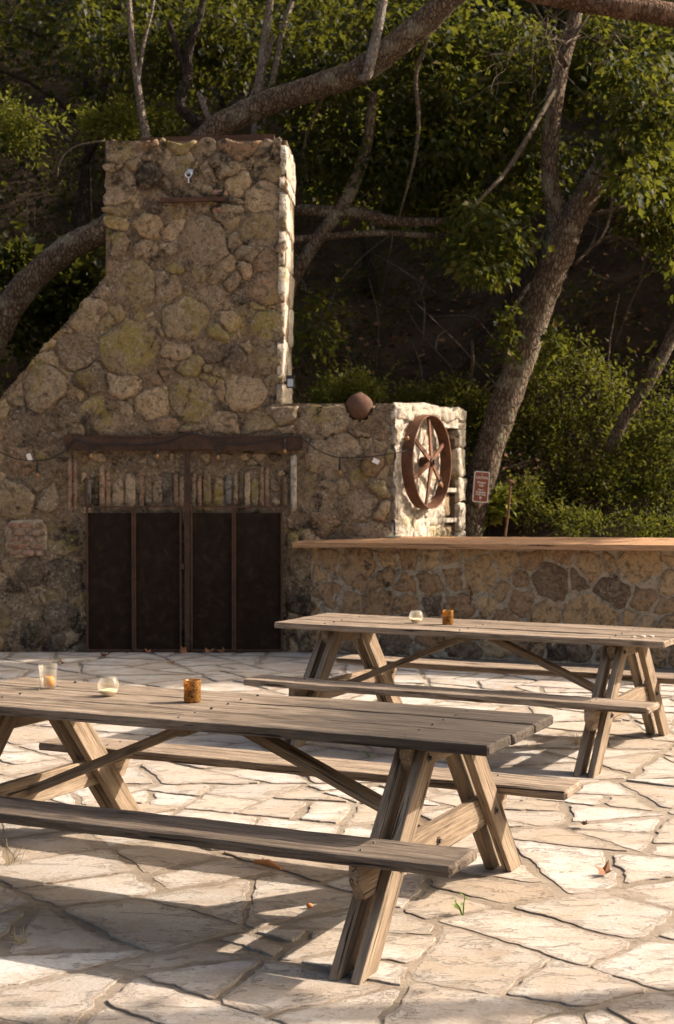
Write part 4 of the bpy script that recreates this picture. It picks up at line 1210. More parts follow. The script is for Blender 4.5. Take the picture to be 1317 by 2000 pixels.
def text(s_, size, x, z, parent, mat, y=-0.0065, w=None):
    cu = bpy.data.curves.new('lettering', 'FONT'); cu.body = s_; cu.size = size; cu.align_x = 'CENTER'; cu.align_y = 'CENTER'; cu.extrude = 0.0006; cu.offset = 0.0008; cu.resolution_u = 2
    ob = bpy.data.objects.new('tmp', cu); COL.objects.link(ob)
    bpy.context.view_layer.update()
    me = bpy.data.meshes.new_from_object(ob.evaluated_get(bpy.context.evaluated_depsgraph_get()))
    bpy.data.objects.remove(ob)
    me.name = 'lettering'; me.materials.clear(); me.materials.append(mat)
    o = bpy.data.objects.new('lettering', me); link(o, parent)
    k = 1.0
    if w:
        xs_ = [v.co.x for v in me.vertices]; k = w / (max(xs_) - min(xs_))
    o.matrix_local = Matrix.Translation((x, y, z)) @ Matrix.Rotation(math.pi / 2, 4, 'X') @ Matrix.Diagonal((k, 1, 1, 1))
    return o
for s_, z, h, w in (('CAUTION', 0.108, 0.044, 0.145), ('Poison', 0.052, 0.036, 0.095), ('Oak', 0.016, 0.036, 0.06), ('Stay on', -0.034, 0.026, 0.07), ('Designated', -0.064, 0.028, 0.115), ('Trails Only', -0.092, 0.028, 0.125)):
    text(s_, h, 0, z, sg, M['sign_white'], w=w)
m = MB(); prism(m, [Vector((0.0, -.006, -0.113)), Vector((0.018, -.006, -0.127)), Vector((0, -.006, -0.141)), Vector((-0.018, -.006, -0.127))][::-1], [Vector((0.0, -.0045, -0.113)), Vector((0.018, -.0045, -0.127)), Vector((0, -.0045, -0.141)), Vector((-0.018, -.0045, -0.127))][::-1])
m.build('diamond_mark', M['sign_white'], sg)
m = MB(); m.tube([(0, -0.007, 0.150), (0, 0.06, 0.150)], 0.007, 8); m.tube([(0, -0.007, -0.150), (0, 0.06, -0.150)], 0.007, 8); m.build('screw', M['zinc'], sg)
stk_b = at_y(983, 1075, 16.2); stk_t = at_y(998, 942, 16.2)
m = MB(); m.tube([stk_b + Vector((0, 0, -0.5)), stk_b, (stk_b + stk_t) / 2 + Vector((0.01, 0, 0)), stk_t], [0.013] * 4, 8); m.tube([stk_t + Vector((-0.02, 0, 0.02)), stk_t + Vector((0.04, 0, -0.012))], 0.016, 8)
tag(m.build('stake', M['rust']), 'thin rusty stake standing behind the bar right of the sign', 'stake')

# ------------------------------------------------------------------ small litter on the patio
def dry_leaf(loc, s_, rot, mat, label, group, sd):
    b = MB(); rr = random.Random(sd); n = 9
    out = []
    for k in range(n):
        a = 2 * math.pi * k / n; q = s_ * (0.55 + 0.45 * (k % 2)) * rr.uniform(0.8, 1.15)
        x, y = q * math.cos(a) * 1.25, q * math.sin(a) * 0.8
        out.append(Vector((x, y, 0.9 * (y * y + 0.4 * x * x) / s_ + rr.uniform(0, 0.15) * s_)))
    v = [Vector((0, 0, 0.02 * s_))] + out
    v2 = [p + Vector((0, 0, 0.0012)) for p in v]
    b.add(v, [(0, (k + 1) % n + 1, k + 1) for k in range(n)]); b.add(v2, [(0, k + 1, (k + 1) % n + 1) for k in range(n)])
    o = b.build('dry_leaf', M[mat]); o.location = loc; o.rotation_euler = rot
    return tag(o, label, 'leaf', group)
lf = [(358, 1267, 0.085, 'dry_leaf', 'large upright brown leaf leaning on the middle of the steel doors'), (408, 1272, 0.06, 'dry_leaf', 'left of two curled tan leaves below the third door leaf'), (436, 1271, 0.06, 'dry_leaf', 'right of two curled tan leaves below the third door leaf'),
      (205, 1280, 0.07, 'dry_leaf_dark', 'dark crumpled leaf heap below the left door leaf'), (290, 1272, 0.05, 'dry_leaf', 'tan leaf lying between the first and second door leaves'), (120, 1293, 0.05, 'dry_leaf', 'single tan leaf on the paving left of the doors'), (335, 1293, 0.04, 'dry_leaf', 'small leaf on the paving below the middle of the doors'), (250, 1273, 0.045, 'dry_leaf_dark', 'small dark leaf at the foot of the second door leaf')]
for i, (px, py, s_, mt, lb) in enumerate(lf):
    p = at_z(px, py + 3, 0.012); p.y = min(p.y, YF - 0.16)
    dry_leaf(p, s_, (R(70) if i == 0 else R(rs.uniform(-10, 35)), 0, rs.uniform(0, 6)), mt, lb, 'dry leaves at the fireplace', i)
dry_leaf(at_z(1182, 1704, 0.014), 0.055, (R(20), R(-15), 0.6), 'dry_leaf', 'brown leaf on the paving at the right edge of the patio', None, 31)
dry_leaf(at_z(1140, 1612, 0.012), 0.035, (R(10), 0, 2.2), 'dry_leaf_dark', 'small dark leaf right of the near table end', None, 33)
m = MB(); p, q = at_z(500, 1683, 0.02), at_z(550, 1697, 0.02)
m.tube([p, (p + q) / 2 + Vector((0, 0, 0.012)), q], [0.010, 0.014, 0.006], 6, True, 0.4); m.tube([(p + q) / 2, (p + q) / 2 + Vector((-.03, .05, .02))], [0.006, .003], 5)
tag(m.build('bark_curl', M['chip']), 'orange brown curl of bark on the paving under the near table', 'bark')
o = lump(0.014, 9.1, (1, .8, .9)).build('chip', M['chip']); o.location = at_z(605, 1769, 0.012); tag(o, 'tiny orange chip on the paving left of the front table leg', 'chip')

def leaf_blade(p, d, L, w, up, fold=0.2):
    d = d.normalized(); s_ = d.cross(up).normalized()
    nrm = s_.cross(d)
    return [p, p + d * L * 0.5 - s_ * w + nrm * fold * w, p + d * L, p + d * L * 0.5 + s_ * w + nrm * fold * w], [(0, 2, 1), (0, 3, 2)]
def sprig(loc, s_, label, sd):
    s_ *= 0.85; t = thing('weed', label, 'weed', loc)
    rr = random.Random(sd)
    st = MB(); lv = MB()
    for k in range(5):
        a = rr.uniform(0, 6.28); tip = Vector((math.cos(a) * 0.5 * s_, math.sin(a) * 0.3 * s_, s_ * rr.uniform(0.5, 1.05)))
        st.tube([Vector((0, 0, -0.01)), tip * 0.5 + Vector((0, 0, 0.1 * s_)), tip], [0.003, 0.0025, 0.0015], 5)
        for j in range(3):
            q = tip * (0.5 + 0.25 * j)
            d = Vector((math.cos(a + rr.uniform(-1.2, 1.2)), math.sin(a + rr.uniform(-1.2, 1.2)), rr.uniform(-0.1, 0.6)))
            v, f = leaf_blade(q, d, s_ * rr.uniform(0.25, 0.5), s_ * 0.065, Vector((0, 0, 1))); lv.add(v, f)
    st.build('stem', M['sprig'], t); lv.build('leaves', M['sprig'], t)
sprig(at_z(905, 1787, 0.0), 0.085, 'small bright green weed sprouting between the paving stones', 4)
sprig(at_z(721, 1478, 0.0), 0.06, 'tiny green weed in a joint behind the near table', 9)
def tuft(loc, s_, n, sd, label):
    rr = random.Random(sd); b = MB()
    for k in range(n):
        a = rr.uniform(0, 6.28); r0 = rr.uniform(0, s_ * .4); p = Vector((math.cos(a) * r0, math.sin(a) * r0, 0)); tip = p + Vector((math.cos(a) * s_ * rr.uniform(.1, .7), math.sin(a) * s_ * rr.uniform(.1, .7), s_ * rr.uniform(.2, 1)))
        b.tube([p, (p + tip) / 2 + Vector((0, 0, s_ * .12)), tip], [0.0016, 0.0013, 0.0007], 4)
    o = b.build('grass_tuft', M['straw']); o.location = loc; return tag(o, label, 'grass tuft')
tuft(at_z(1128, 1455), 0.10, 34, 3, 'dry straw tuft beside the front leg of the far table')
tuft(at_z(20, 1690), 0.14, 14, 5, 'loose dry straw on the paving at the left edge')
tuft(at_z(40, 1842), 0.07, 16, 6, 'dry straw in a joint at the lower left')

# ------------------------------------------------------------------ foliage
def leaf_cloud(name, P, D, size, mat, parent=None, wid=0.42, matrix=None, lobes=1):
    """leaves as folded diamonds (or three-lobed): P points, D growing directions"""
    n = len(P)
    D = D / (np.linalg.norm(D, axis=1, keepdims=True) + 1e-9)
    up = rng.normal(size=(n, 3)) * 0.55 + np.array([0, 0, 1.0])
    S_ = np.cross(D, up); S_ /= (np.linalg.norm(S_, axis=1, keepdims=True) + 1e-9)
    Nn = np.cross(S_, D)
    L = (size * rng.uniform(0.6, 1.25, n))[:, None]
    out = []; fa = []
    if lobes == 1:
        w = L * wid
        V = np.stack([P, P + D * L * .45 - S_ * w * .5 + Nn * w * .22, P + D * L - Nn * L * .08, P + D * L * .45 + S_ * w * .5 + Nn * w * .22], 1)
        V = V.reshape(-1, 3)
        b = (np.arange(n) * 4)[:, None]
        F = np.concatenate([b + np.array([[0, 2, 1]]), b + np.array([[0, 3, 2]])], 1).reshape(-1, 3)
    else:
        # broad lobed leaf: 8 rim points round the base
        pr = [(0, 0), (.24, -.24), (.50, -.40), (.58, -.20), (1.02, 0), (.58, .20), (.50, .40), (.24, .24)]
        V = np.stack([P + D * L * a + S_ * L * b_ + Nn * L * (0.25 * abs(b_) - 0.12 * a) for a, b_ in pr], 1).reshape(-1, 3)
        b = (np.arange(n) * 8)[:, None]
        F = np.concatenate([b + np.array([[0, 4, 3]]), b + np.array([[0, 5, 4]]), b + np.array([[0, 3, 1]]), b + np.array([[1, 3, 2]]), b + np.array([[0, 7, 5]]), b + np.array([[7, 6, 5]])], 1).reshape(-1, 3)
    me = bpy.data.meshes.new(name)
    me.vertices.add(len(V)); me.vertices.foreach_set('co', V.astype(np.float32).ravel())
    me.loops.add(F.size); me.loops.foreach_set('vertex_index', F.astype(np.int32).ravel())
    me.polygons.add(len(F)); me.polygons.foreach_set('loop_start', (np.arange(len(F)) * 3).astype(np.int32)); me.polygons.foreach_set('loop_total', np.full(len(F), 3, np.int32))
    me.update(calc_edges=True); me.materials.append(mat)
    return obj(name, me, parent, matrix)
def spray(centres, per, spread, droop=0.5, flat=0.6):
    """leaves gathered in sprays round the given centres"""
    C = np.repeat(np.asarray(centres), per, axis=0)
    off = rng.normal(size=(len(C), 3)) * spread
    off[:, 2] *= flat
    D = off + rng.normal(size=off.shape) * spread * 0.6
    D[:, 2] -= droop * spread
    return C + off, D
def blob_pts(n, c, r, shell=0.5):
    d = rng.normal(size=(n, 3)); d /= np.linalg.norm(d, axis=1, keepdims=True)
    q = rng.uniform(shell, 1, n) ** 0.7
    q *= 1 + 0.25 * np.sin(d[:, 0] * 5 + c[0]) * np.cos(d[:, 2] * 4 + c[1])
    return np.asarray(c) + d * q[:, None] * np.asarray(r)
def branch(mb, pts, n=10, rough=0.12, sub=4, seed=0.0):
    p, w = smooth_path(pts, sub); mb.tube(p, w, n, True, rough, seed)
def pxp(lst, y):
    """photo points (px, py, width px [, depth]) to (point, radius)"""
    out = []
    for q in lst:
        yy = q[3] if len(q) > 3 else y
        out.append((at_y(q[0], q[1], yy), q[2] * yy / FPX / 2))
    return out
def twigs(mb, p0, d0, L, r, depth, rr, bend=0.5, kids=3):
    n = 5; pts = [(p0, r)]; p = p0.copy(); d = d0.normalized()
    for i in range(n):
        d = (d + Vector((rr.gauss(0, 1), rr.gauss(0, 1), rr.gauss(0, 1))) * bend * 0.35).normalized()
        p = p + d * L / n; pts.append((p.copy(), r * (1 - 0.75 * (i + 1) / n)))
        if depth > 0 and i > 0 and rr.random() < kids / n:
            dd = (d + Vector((rr.gauss(0, 1), rr.gauss(0, 1), rr.gauss(0, 1))) * 0.8).normalized()
            twigs(mb, p.copy(), dd, L * rr.uniform(.4, .7), r * .55, depth - 1, rr, bend, kids)
    mb.tube([q[0] for q in pts], [q[1] for q in pts], 5, False)
    return p

# --- the leaning tree on the right
rr = random.Random(8)
lt_ = thing('leaning_tree', 'leaning forked tree behind the bar with a sign on its trunk', 'tree', at_y(900, 1085, 17.8))
LI = inv(lt_)
tr = MB()
branch(tr, pxp([(880, 1150, 72), (905, 1075, 61), (930, 970, 57), (972, 830, 58), (1024, 680, 58), (1066, 560, 58), (1092, 490, 64), (1105, 430, 68)], 17.8), 26, 0.12, 12)
tr.build('trunk', M['bark'], lt_, True, LI)
tr = MB(); branch(tr, pxp([(1100, 470, 46), (1085, 420, 38), (1073, 330, 33), (1080, 230, 32), (1095, 140, 31), (1118, 50, 28), (1140, -40, 24), (1150, -160, 18)], 17.8), 14, 0.10, 5); tr.build('limb', M['bark'], lt_, True, LI)
tr = MB(); branch(tr, pxp([(1098, 480, 56), (1122, 420, 54), (1160, 360, 50), (1205, 285, 46), (1255, 215, 42), (1320, 160, 36), (1420, 90, 28)], 17.8), 14, 0.12, 5); tr.build('limb', M['bark'], lt_, True, LI)
tw = MB()
for a in ([(1168, 372, 12), (1195, 365, 9), (1190, 430, 6), (1165, 480, 4)], [(1090, 165, 9, 17.75), (1070, 200, 10, 17.6), (1030, 270, 11, 17.2), (985, 340, 9, 17.0), (930, 400, 6, 16.8), (905, 455, 1.5, 16.8)], [(1110, 130, 8), (1060, 40, 6), (1030, -10, 4)], [(1150, 420, 8, 18.2), (1220, 405, 9, 18.2), (1280, 385, 8, 18.4), (1340, 372, 6, 18.4)],
          [(1120, 520, 7, 18.4), (1180, 465, 8, 18.6), (1250, 468, 7, 18.6), (1330, 450, 5, 18.6)], [(1095, 120, 7), (1130, 60, 6), (1155, 20, 4)], [(1215, 290, 8), (1240, 200, 6), (1225, 140, 4)]):
    branch(tw, pxp(a, 17.7), 6, 0.1, 4)
for k in range(13):
    p = at_y(rr.uniform(1030, 1200), rr.uniform(0, 80), rr.uniform(17.0, 18.0))
    twigs(tw, p, Vector((rr.uniform(-1, 1), rr.uniform(-.4, .4), rr.uniform(-1, -0.1))), rr.uniform(0.5, 1.3), 0.010, 1, rr, 0.7)
tag(tw.build('twigs', M['twig'], lt_, True, LI), kind='stuff')
cl = []
for (px, py, rx, ry, n, y) in ((960, 330, 110, 110, 40, 18.6), (955, 450, 70, 60, 30, 17.3), (1260, 190, 80, 80, 40, 17.6), (1215, 330, 40, 60, 10, 17.0), (1300, 330, 50, 90, 22, 18.4), (890, 250, 80, 110, 32, 18.4), (1240, 80, 110, 70, 34, 18.8), (1000, 110, 90, 80, 34, 18.8), (810, 320, 70, 110, 24, 18.8), (1010, 230, 50, 90, 20, 18.8), (880, 60, 110, 60, 26, 18.9), (935, 510, 50, 20, 12, 17.2), (1290, 430, 60, 40, 14, 18.8), (1150, 150, 60, 90, 20, 19.0)):
    for k in range(n):
        a = rr.uniform(0, 6.28); q = math.sqrt(rr.random())
        cl.append(at_y(px + rx * q * math.cos(a), py + ry * q * math.sin(a), y + rr.uniform(-0.7, 0.7)))
cl = [c for c in cl if rr.random() < 0.78]
P, D = spray([tuple(c) for c in cl], 54, 0.135, 1.2, 0.8)
leaf_cloud('foliage', P, D, 0.115, M['leaf'], lt_, 0.5, LI, 2)
P, D = spray([tuple(at_y(px, py, 17.45 + rr.uniform(-.12, .1))) for px, py in ((985, 625), (1000, 650), (975, 660), (1002, 690), (988, 600), (996, 620), (1080, 660), (1075, 680))], 22, 0.06, 0.8, 0.9)
leaf_cloud('trunk_leaves', P, D, 0.11, M['leaf'], lt_, 0.5, LI, 2)

# --- the arching trunk behind the chimney
ar = thing('arching_tree', 'big arching brown tree trunk passing behind the chimney', 'tree', at_y(-60, 760, 18.0))
AI = inv(ar)
tr = MB(); branch(tr, pxp([(-110, 960, 76, 18.2), (-60, 760, 64, 18.1), (-5, 645, 58, 18.0), (55, 553, 54, 17.95), (130, 488, 52, 17.9), (215, 440, 50, 17.85), (320, 350, 50, 17.8), (430, 248, 50, 17.7), (520, 203, 48, 17.6), (610, 172, 48, 17.5), (700, 140, 50, 17.4), (765, 95, 52, 17.3), (830, 42, 50, 17.2), (885, -8, 46, 17.1), (990, -90, 40, 17.0)], 18), 24, 0.12, 10)
tr.build('trunk', M['bark'], ar, True, AI)
tr = MB(); branch(tr, pxp([(700, 152, 10, 17.2), (715, 150, 20, 17.18), (725, 118, 22, 17.15), (737, 60, 20, 17.1), (748, 0, 20, 17.1), (760, -80, 18, 17.1)], 17.1), 12, 0.05, 5); tr.build('limb', M['bark_pale'], ar, True, AI)
tr = MB()
for a in ([(845, 30, 12, 17.3), (830, 90, 9, 17.4), (812, 150, 10, 17.6), (818, 230, 9, 17.6), (812, 300, 7, 17.6), (795, 370, 5, 17.6), (778, 430, 1.5, 17.6)], [(640, 170, 8, 17.7), (600, 260, 6, 18), (590, 330, 5, 18.2)], [(206, 275, 3, 17.0), (150, 285, 3.5, 17), (120, 310, 3.5, 17), (112, 345, 2.5, 17)], [(60, 225, 5, 19.5), (110, 255, 5, 19.4), (140, 275, 4, 19.3)]):
    branch(tr, pxp(a, 17.5), 6, 0.1, 4)
tag(tr.build('twigs', M['twig'], ar, True, AI), kind='stuff')
cl = [tuple(at_y(rr.uniform(540, 860), rr.uniform(-40, 330), rr.uniform(17.6, 19.2))) for k in range(70)]
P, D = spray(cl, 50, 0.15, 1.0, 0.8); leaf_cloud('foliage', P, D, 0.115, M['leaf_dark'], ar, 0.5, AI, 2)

# --- overhanging bough from a tree out of frame on the right
ob_ = thing('overhanging_tree', 'reddish bough reaching across the top right corner', 'tree', (5.6, 15.6, 0.0))
OI = inv(ob_)
tr = MB(); branch(tr, [(Vector((5.7, 15.8, -0.2)), 0.30), (Vector((5.7, 15.7, 1.5)), 0.26), (Vector((5.55, 15.5, 3.5)), 0.22)] + [(at_y(a, b, y), w * y / FPX / 2) for a, b, w, y in ((1560, 180, 60, 15.3), (1440, 62, 50, 15.2), (1317, 30, 46, 15.1), (1230, 18, 42, 15.0), (1140, 5, 38, 15.0), (1040, -12, 32, 15.0), (930, -50, 22, 15.0), (820, -110, 12, 15))], 16, 0.1, 5)
tr.build('trunk', M['bark_red'], ob_, True, OI)
tw = MB()
for k in range(10):
    p = at_y(rr.uniform(1040, 1300), rr.uniform(5, 30), 15.0)
    twigs(tw, p, Vector((rr.uniform(-1, 1), rr.uniform(-.3, .3), rr.uniform(-1, -.3))), rr.uniform(0.4, 1.2), 0.008, 1, rr, 0.7)
tag(tw.build('twigs', M['twig'], ob_, True, OI), kind='stuff')
cl = blob_pts(180, (7.5, 15.95, 5.9), (1.9, 0.95, 0.75), 0.0)
P, D = spray(cl, 60, 0.20, 0.7, 0.8); leaf_cloud('foliage', P, D, 0.13, M['leaf'], ob_, 0.5, OI, 2)

# --- shade tree out of frame, its crown shades the near edge of the patio
st_ = thing('shade_tree', 'broad leafy tree beyond the right edge of the patio', 'tree', (9.2, 6.35, 0))
tr = MB(); branch(tr, [(Vector((0, 0, -0.2)), 0.24), (Vector((0.1, 0, 1.5)), 0.2), (Vector((-0.1, 0.1, 3.2)), 0.17), (Vector((-0.8, 0.2, 5.0)), 0.10), (Vector((-1.6, 0.3, 6.0)), 0.04)], 14, 0.1, 5)
branch(tr, [(Vector((-0.1, 0.1, 3.2)), 0.12), (Vector((0.7, -0.6, 4.8)), 0.08), (Vector((1.2, -1.0, 6.0)), 0.03)], 10, 0.1, 4)
tr.build('trunk', M['bark'], st_, True)
cl = blob_pts(70, (-1.6, -0.85, 5.4), (1.9, 1.0, 0.8), 0.0)
P, D = spray(cl, 44, 0.2, 0.7, 0.8); leaf_cloud('foliage', P, D, 0.13, M['leaf'], st_, 0.5, None, 2)

# --- slim trunks on the slope
def slim(label, mat, y, paths, name='slim_tree', leaves=(), lm='leaf_dark', ls=0.11, per=44):
    b = at_y(paths[0][0][0], paths[0][0][1], y)
    t = thing(name, label, 'tree', b); I = inv(t)
    for i, p in enumerate(paths):
        m = MB(); branch(m, pxp(p, y), 9, 0.12, 4); m.build('trunk' if i == 0 else 'branch', M[mat], t, True, I)
    if leaves:
        cl = []
        for (px, py, rx, ry, n) in leaves:
            for k in range(n):
                a = rr.uniform(0, 6.28); q = math.sqrt(rr.random())
                cl.append(tuple(at_y(px + rx * q * math.cos(a), py + ry * q * math.sin(a), y + 1.3 + rr.uniform(-0.8, 1.2))))
        P, D = spray(cl, per, 0.16, 0.9, 0.8); leaf_cloud('foliage', P, D, ls, M[lm], t, 0.5, I, 2)
    return t
slim('slim pale trunk rising from behind the chimney top, left of the middle', 'bark_pale', 18.7, [[(300, 420, 20), (287, 280, 17), (276, 215, 15), (267, 150, 14), (258, 80, 12), (252, 0, 11), (248, -80, 8)], [(270, 165, 8), (280, 90, 7), (298, 20, 5), (305, -40, 4)]], leaves=((330, 60, 90, 80, 22), (200, 60, 70, 70, 16)))
slim('pair of pale upright stems behind the arching trunk', 'bark_pale', 18.3, [[(495, 330, 20), (502, 230, 19), (508, 150, 18), (520, 60, 16), (530, -20, 14), (535, -90, 10)], [(500, 330, 12), (512, 240, 12), (535, 150, 12), (552, 60, 11), (575, -10, 10), (600, -70, 8)], [(470, 240, 6), (490, 190, 7), (520, 120, 9), (535, 70, 8)]], leaves=((600, 60, 70, 80, 20), (450, 60, 60, 70, 14)))
slim('dark twisted trunk between the pale stems above the chimney', 'bark_dark', 18.9, [[(420, 260, 24), (380, 235, 26), (352, 205, 20), (366, 150, 20), (368, 100, 18), (385, 50, 16), (400, -10, 12)], [(366, 150, 14), (345, 90, 12), (330, 40, 9)], [(395, 215, 14), (400, 190, 12)]], leaves=((400, 90, 110, 90, 30),))
slim('short sunlit stump of a branch beside the arching trunk', 'bark_pale', 18.6, [[(418, 250, 12), (404, 222, 13), (392, 190, 11), (386, 182, 9)]], name='broken_stem')
slim('dark slanting trunk in the shade left of the leaning tree', 'bark_dark', 21.5, [[(820, 840, 34), (872, 755, 32), (930, 680, 30), (1010, 575, 28), (1060, 500, 26), (1130, 400, 20), (1200, 280, 14)]], leaves=((1130, 330, 80, 90, 20),))
slim('slanting brown trunk at the right edge above the big shrub', 'bark', 17.9, [[(1190, 880, 26), (1222, 815, 25), (1265, 750, 25), (1315, 655, 26), (1380, 520, 24), (1450, 350, 18)]], leaves=((1330, 430, 60, 120, 26),), lm='leaf')
slim('dark tree with two level boughs to the right of the chimney', 'bark', 18.1, [[(545, 620, 30), (580, 530, 28), (630, 455, 27), (680, 385, 26), (715, 290, 22), (730, 180, 16)], [(560, 408, 18), (640, 413, 24), (710, 418, 24), (770, 432, 22), (860, 432, 14), (930, 415, 8)], [(545, 470, 16), (640, 462, 14), (740, 455, 13), (860, 462, 10)]], leaves=((640, 260, 80, 120, 36), (720, 330, 80, 90, 30), (600, 620, 40, 60, 8), (860, 420, 60, 40, 10)), lm='leaf')
slim('thin hanging stem in the dark gap above the low wall', 'twig', 18.5, [[(913, 790, 5), (918, 750, 6), (924, 705, 7), (922, 665, 5)]], name='bare_stem')

# --- shrubs
def shrub(label, y, blobs, mat, size, per=40, group=None, name='shrub', lobes=1, stems=True, spread=0.14, clump=0.55):
    b = at_y(blobs[0][0], blobs[0][1] + blobs[0][3], y); b.z = max(hill_z(b.x, b.y), 0)
    t = thing(name, label, 'shrub', b, 0, group); I = inv(t)
    cl = []; sm = MB()
    for (px, py, rx, ry, n) in blobs:
        for k in range(n):
            a = rr.uniform(0, 6.28); q = math.sqrt(rr.random()) * (1 + .22 * math.sin(3 * a + px) + .20 * math.sin(7 * a + py))
            if rr.random() < 0.12: q *= 1.3
            dd = rr.uniform(-1, 1) * rx * y / FPX * 0.7
            cl.append(at_y(px + rx * q * math.cos(a), py + ry * q * math.sin(a), y + dd))
    if lobes == 1:
        cl = cl[:int(len(cl) * clump)] if False else [c for c in cl if rr.random() < clump]
    for c in cl[::9] if stems else []:
        p0 = Vector((b.x + (c.x - b.x) * .3, b.y + (c.y - b.y) * .3, b.z - .1))
        sm.tube([p0, p0.lerp(c, .5) + Vector((rr.gauss(0, .06), rr.gauss(0, .06), .05)), c], [0.014, 0.009, 0.003], 5, False)
    if sm.v: tag(sm.build('stems', M['bark_dark'], t, True, I), kind='stuff')
    P, D = spray([tuple(c) for c in cl], int(per * 1.1), spread * 0.72, -0.5, 0.8)
    if lobes == 1:
        sp_, sd_ = [], []
        for c in cl[::3]:
            d = Vector((rr.gauss(0, .5), rr.gauss(0, .5), rr.uniform(.3, 1.0))).normalized(); L_ = rr.uniform(.2, .55)
            for j in range(16):
                f_ = j / 16.0
                sp_.append(tuple(c + d * L_ * f_ + Vector((rr.gauss(0, .012), rr.gauss(0, .012), rr.gauss(0, .012))))); sd_.append((d.x + rr.gauss(0, .8), d.y + rr.gauss(0, .8), d.z * .5 + rr.gauss(0, .4)))
        P = np.concatenate([P, np.array(sp_)]); D = np.concatenate([D, np.array(sd_)])
    leaf_cloud('foliage', P, D, size * 1.35, M[mat], t, 0.5, I, lobes)
    return t
shrub('light green shrub showing over the low wall beside the clay ball', 17.6, [(680, 772, 55, 35, 40), (640, 785, 30, 18, 14), (712, 758, 22, 28, 16)], 'leaf_bright', 0.045, 60, spread=0.10)  # sunlight on this shrub is carried by its bright leaf colour
shrub('low dark green shrub behind the wall end with the wheel', 18.2, [(830, 785, 80, 30, 30), (880, 790, 50, 36, 18), (920, 830, 40, 50, 20), (950, 860, 40, 50, 18)], 'leaf_olive', 0.05, 55, spread=0.12)
shrub('large sunlit green shrub filling the right side behind the bar', 18.7, [(1100, 760, 110, 90, 74), (1160, 850, 120, 90, 74), (1060, 860, 70, 60, 34), (1080, 690, 70, 50, 26), (1220, 930, 110, 80, 56), (1130, 970, 110, 70, 54)], 'leaf_olive', 0.055, 62, spread=0.14)
shrub('dark green bush at the right edge behind the bar', 17.6, [(1270, 880, 80, 100, 54), (1290, 990, 60, 60, 34), (1310, 780, 40, 70, 22)], 'leaf', 0.055, 52, spread=0.14)
shrub('yellow green seedling with broad leaves beside the sign', 17.9, [(968, 988, 20, 24, 14), (988, 962, 16, 16, 8), (950, 1005, 12, 12, 6)], 'leaf_yellow', 0.10, 8, lobes=2, spread=0.07)
shrub('grey green low growth behind the counter right of the stake', 16.9, [(1040, 980, 35, 45, 18), (1090, 1020, 60, 26, 22)], 'leaf_olive', 0.045, 45, spread=0.10)
shrub('ground cover patch behind the counter at the far right', 16.6, [(1200, 1030, 110, 22, 36), (1290, 1030, 50, 20, 14)], 'leaf', 0.04, 45, spread=0.10)
shrub('sunlit bush at the left edge level with the chimney top', 21.0, [(40, 250, 60, 36, 30), (15, 225, 30, 30, 12)], 'leaf_bright', 0.07, 50)
shrub('sunlit yellow green bush left of the chimney top', 20.5, [(215, 245, 60, 24, 26), (245, 215, 30, 26, 12)], 'leaf_bright', 0.07, 50)
shrub('sunlit pale bush high on the slope above the chimney', 25.0, [(410, 130, 30, 40, 14), (330, 225, 30, 25, 10)], 'leaf_bright', 0.08, 50)
shrub('broad leaved dark bush under the arching trunk at left', 19.4, [(30, 520, 40, 40, 18), (120, 580, 60, 40, 24), (60, 640, 70, 50, 26), (170, 540, 40, 40, 14)], 'leaf_dark', 0.10, 26, lobes=2, spread=0.16)

# --- trees and brush of the shaded slope
def slope_tree(x, y, h, w, mat, label, per=70, nc=70, ls=0.13, sd=0):
    z = hill_z(x, y)
    t = thing('hillside_tree', label, 'tree', (x, y, z - 0.1), 0, 'trees on the wooded slope')
    q = random.Random(sd)
    m = MB(); lean = q.uniform(-0.12, 0.12)
    branch(m, [(Vector((0, 0, 0)), 0.13), (Vector((lean * h * .4, 0, h * .35)), 0.10), (Vector((lean * h, .2, h * .7)), 0.06), (Vector((lean * h * 1.2, .2, h * .95)), 0.02)], 8, 0.12, 4)
    for k in range(5):
        f_ = q.uniform(.3, .8); a = q.uniform(0, 6.28); p = Vector((lean * h * f_, 0, h * f_))
        branch(m, [(p, 0.05), (p + Vector((math.cos(a) * w * .5, math.sin(a) * w * .5, h * .1)), 0.03), (p + Vector((math.cos(a) * w, math.sin(a) * w, h * .12)), 0.01)], 6, 0.1, 3)
    m.build('trunk', M['bark_dark'], t, True)
    cl = blob_pts(nc, (lean * h, 0, h * 0.68), (w, w, h * 0.40), 0.25)
    P, D = spray(cl, per, 0.30, 0.5, 0.7); leaf_cloud('crown', P, D, ls, M[mat], t, 0.5, None, 2)
    return t
q = random.Random(77)
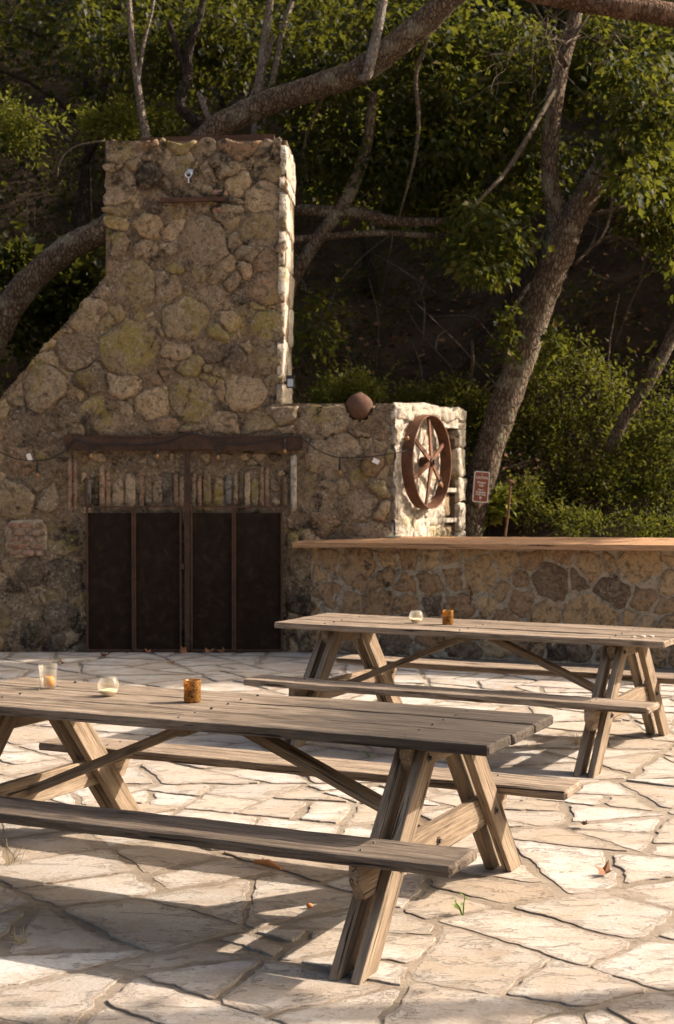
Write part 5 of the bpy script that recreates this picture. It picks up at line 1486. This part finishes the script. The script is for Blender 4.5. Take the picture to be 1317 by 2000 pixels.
spots = [(-9.5, 24, 6, 2.4), (-7.0, 27, 6.5, 2.6), (-4.6, 25.5, 6, 2.3), (-2.0, 28, 7, 2.6), (0.6, 25, 6.5, 2.4), (3.0, 27, 7, 2.6), (5.4, 25, 6.5, 2.5), (7.8, 28, 7, 2.7), (-8.5, 31, 6.5, 2.7), (-5.5, 32.5, 6, 2.5), (-2.2, 33, 6.5, 2.6), (1.2, 32, 6.5, 2.7), (4.6, 33, 7, 2.7), (8.0, 34, 7, 2.8), (-6.0, 21.2, 4.5, 1.7), (5.6, 21.3, 5.5, 1.9), (-10.5, 37, 6, 2.6), (-4, 38, 6, 2.6), (2.5, 38.5, 6, 2.6), (8.5, 40, 6, 2.6)]
for i, (x, y, h, w) in enumerate(spots):
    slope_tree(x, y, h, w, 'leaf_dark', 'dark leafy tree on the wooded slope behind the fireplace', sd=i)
# dead branches lying and leaning on the dark slope
fb = MB()
for k in range(90):
    x, y = rr.uniform(-2.5, 7), rr.uniform(18.8, 25)
    p = Vector((x, y, hill_z(x, y) + rr.uniform(.0, .15)))
    d = Vector((rr.gauss(0, 1), rr.uniform(-.3, .8), rr.uniform(.1, 1.4))).normalized(); L_ = rr.uniform(.5, 2.0)
    branch(fb, [(p, rr.uniform(.012, .035)), (p + d * L_ * .5 + Vector((rr.gauss(0, .08), 0, .05)), .014), (p + d * L_, .004)], 6, 0.1, 3)
tag(fb.build('dead_branches', M['twig'], None, True), 'dead branches scattered over the dark slope behind the low wall', 'branches', kind='stuff')
lx, ly = rng.uniform(-3, 8, 2600), rng.uniform(18.2, 26, 2600)
P = np.stack([lx, ly, np.array([hill_z(a, b) for a, b in zip(lx, ly)]) + 0.03], 1)
o = leaf_cloud('leaf_litter', P, rng.normal(size=(2600, 3)) * np.array([1, 1, .25]), 0.11, M['dry_leaf'], None, 0.6, None, 2)
tag(o, 'brown leaf litter lying on the dark slope', 'leaf litter', kind='stuff')
# brush: nobody could count it
n = 2600
bx_ = rng.uniform(-13, 13, n); by_ = 18.6 + 20 * rng.uniform(0, 1, n) ** 1.4
keep = np.array([mnoise.noise(Vector((a * .5, b * .5, 7))) > -0.12 for a, b in zip(bx_, by_)])
bx_, by_ = bx_[keep], by_[keep]
bz2 = np.array([hill_z(a, b) for a, b in zip(bx_, by_)]) + rng.uniform(0.05, 0.7, len(bx_))
P, D = spray(np.stack([bx_, by_, bz2], 1), 36, 0.24, -0.5, 0.7)
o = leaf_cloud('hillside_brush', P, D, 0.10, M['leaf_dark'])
tag(o, 'dense dark brush covering the shaded slope', 'brush', kind='stuff')
print('objects', len(bpy.data.objects), 'verts', sum(len(m.vertices) for m in bpy.data.meshes))
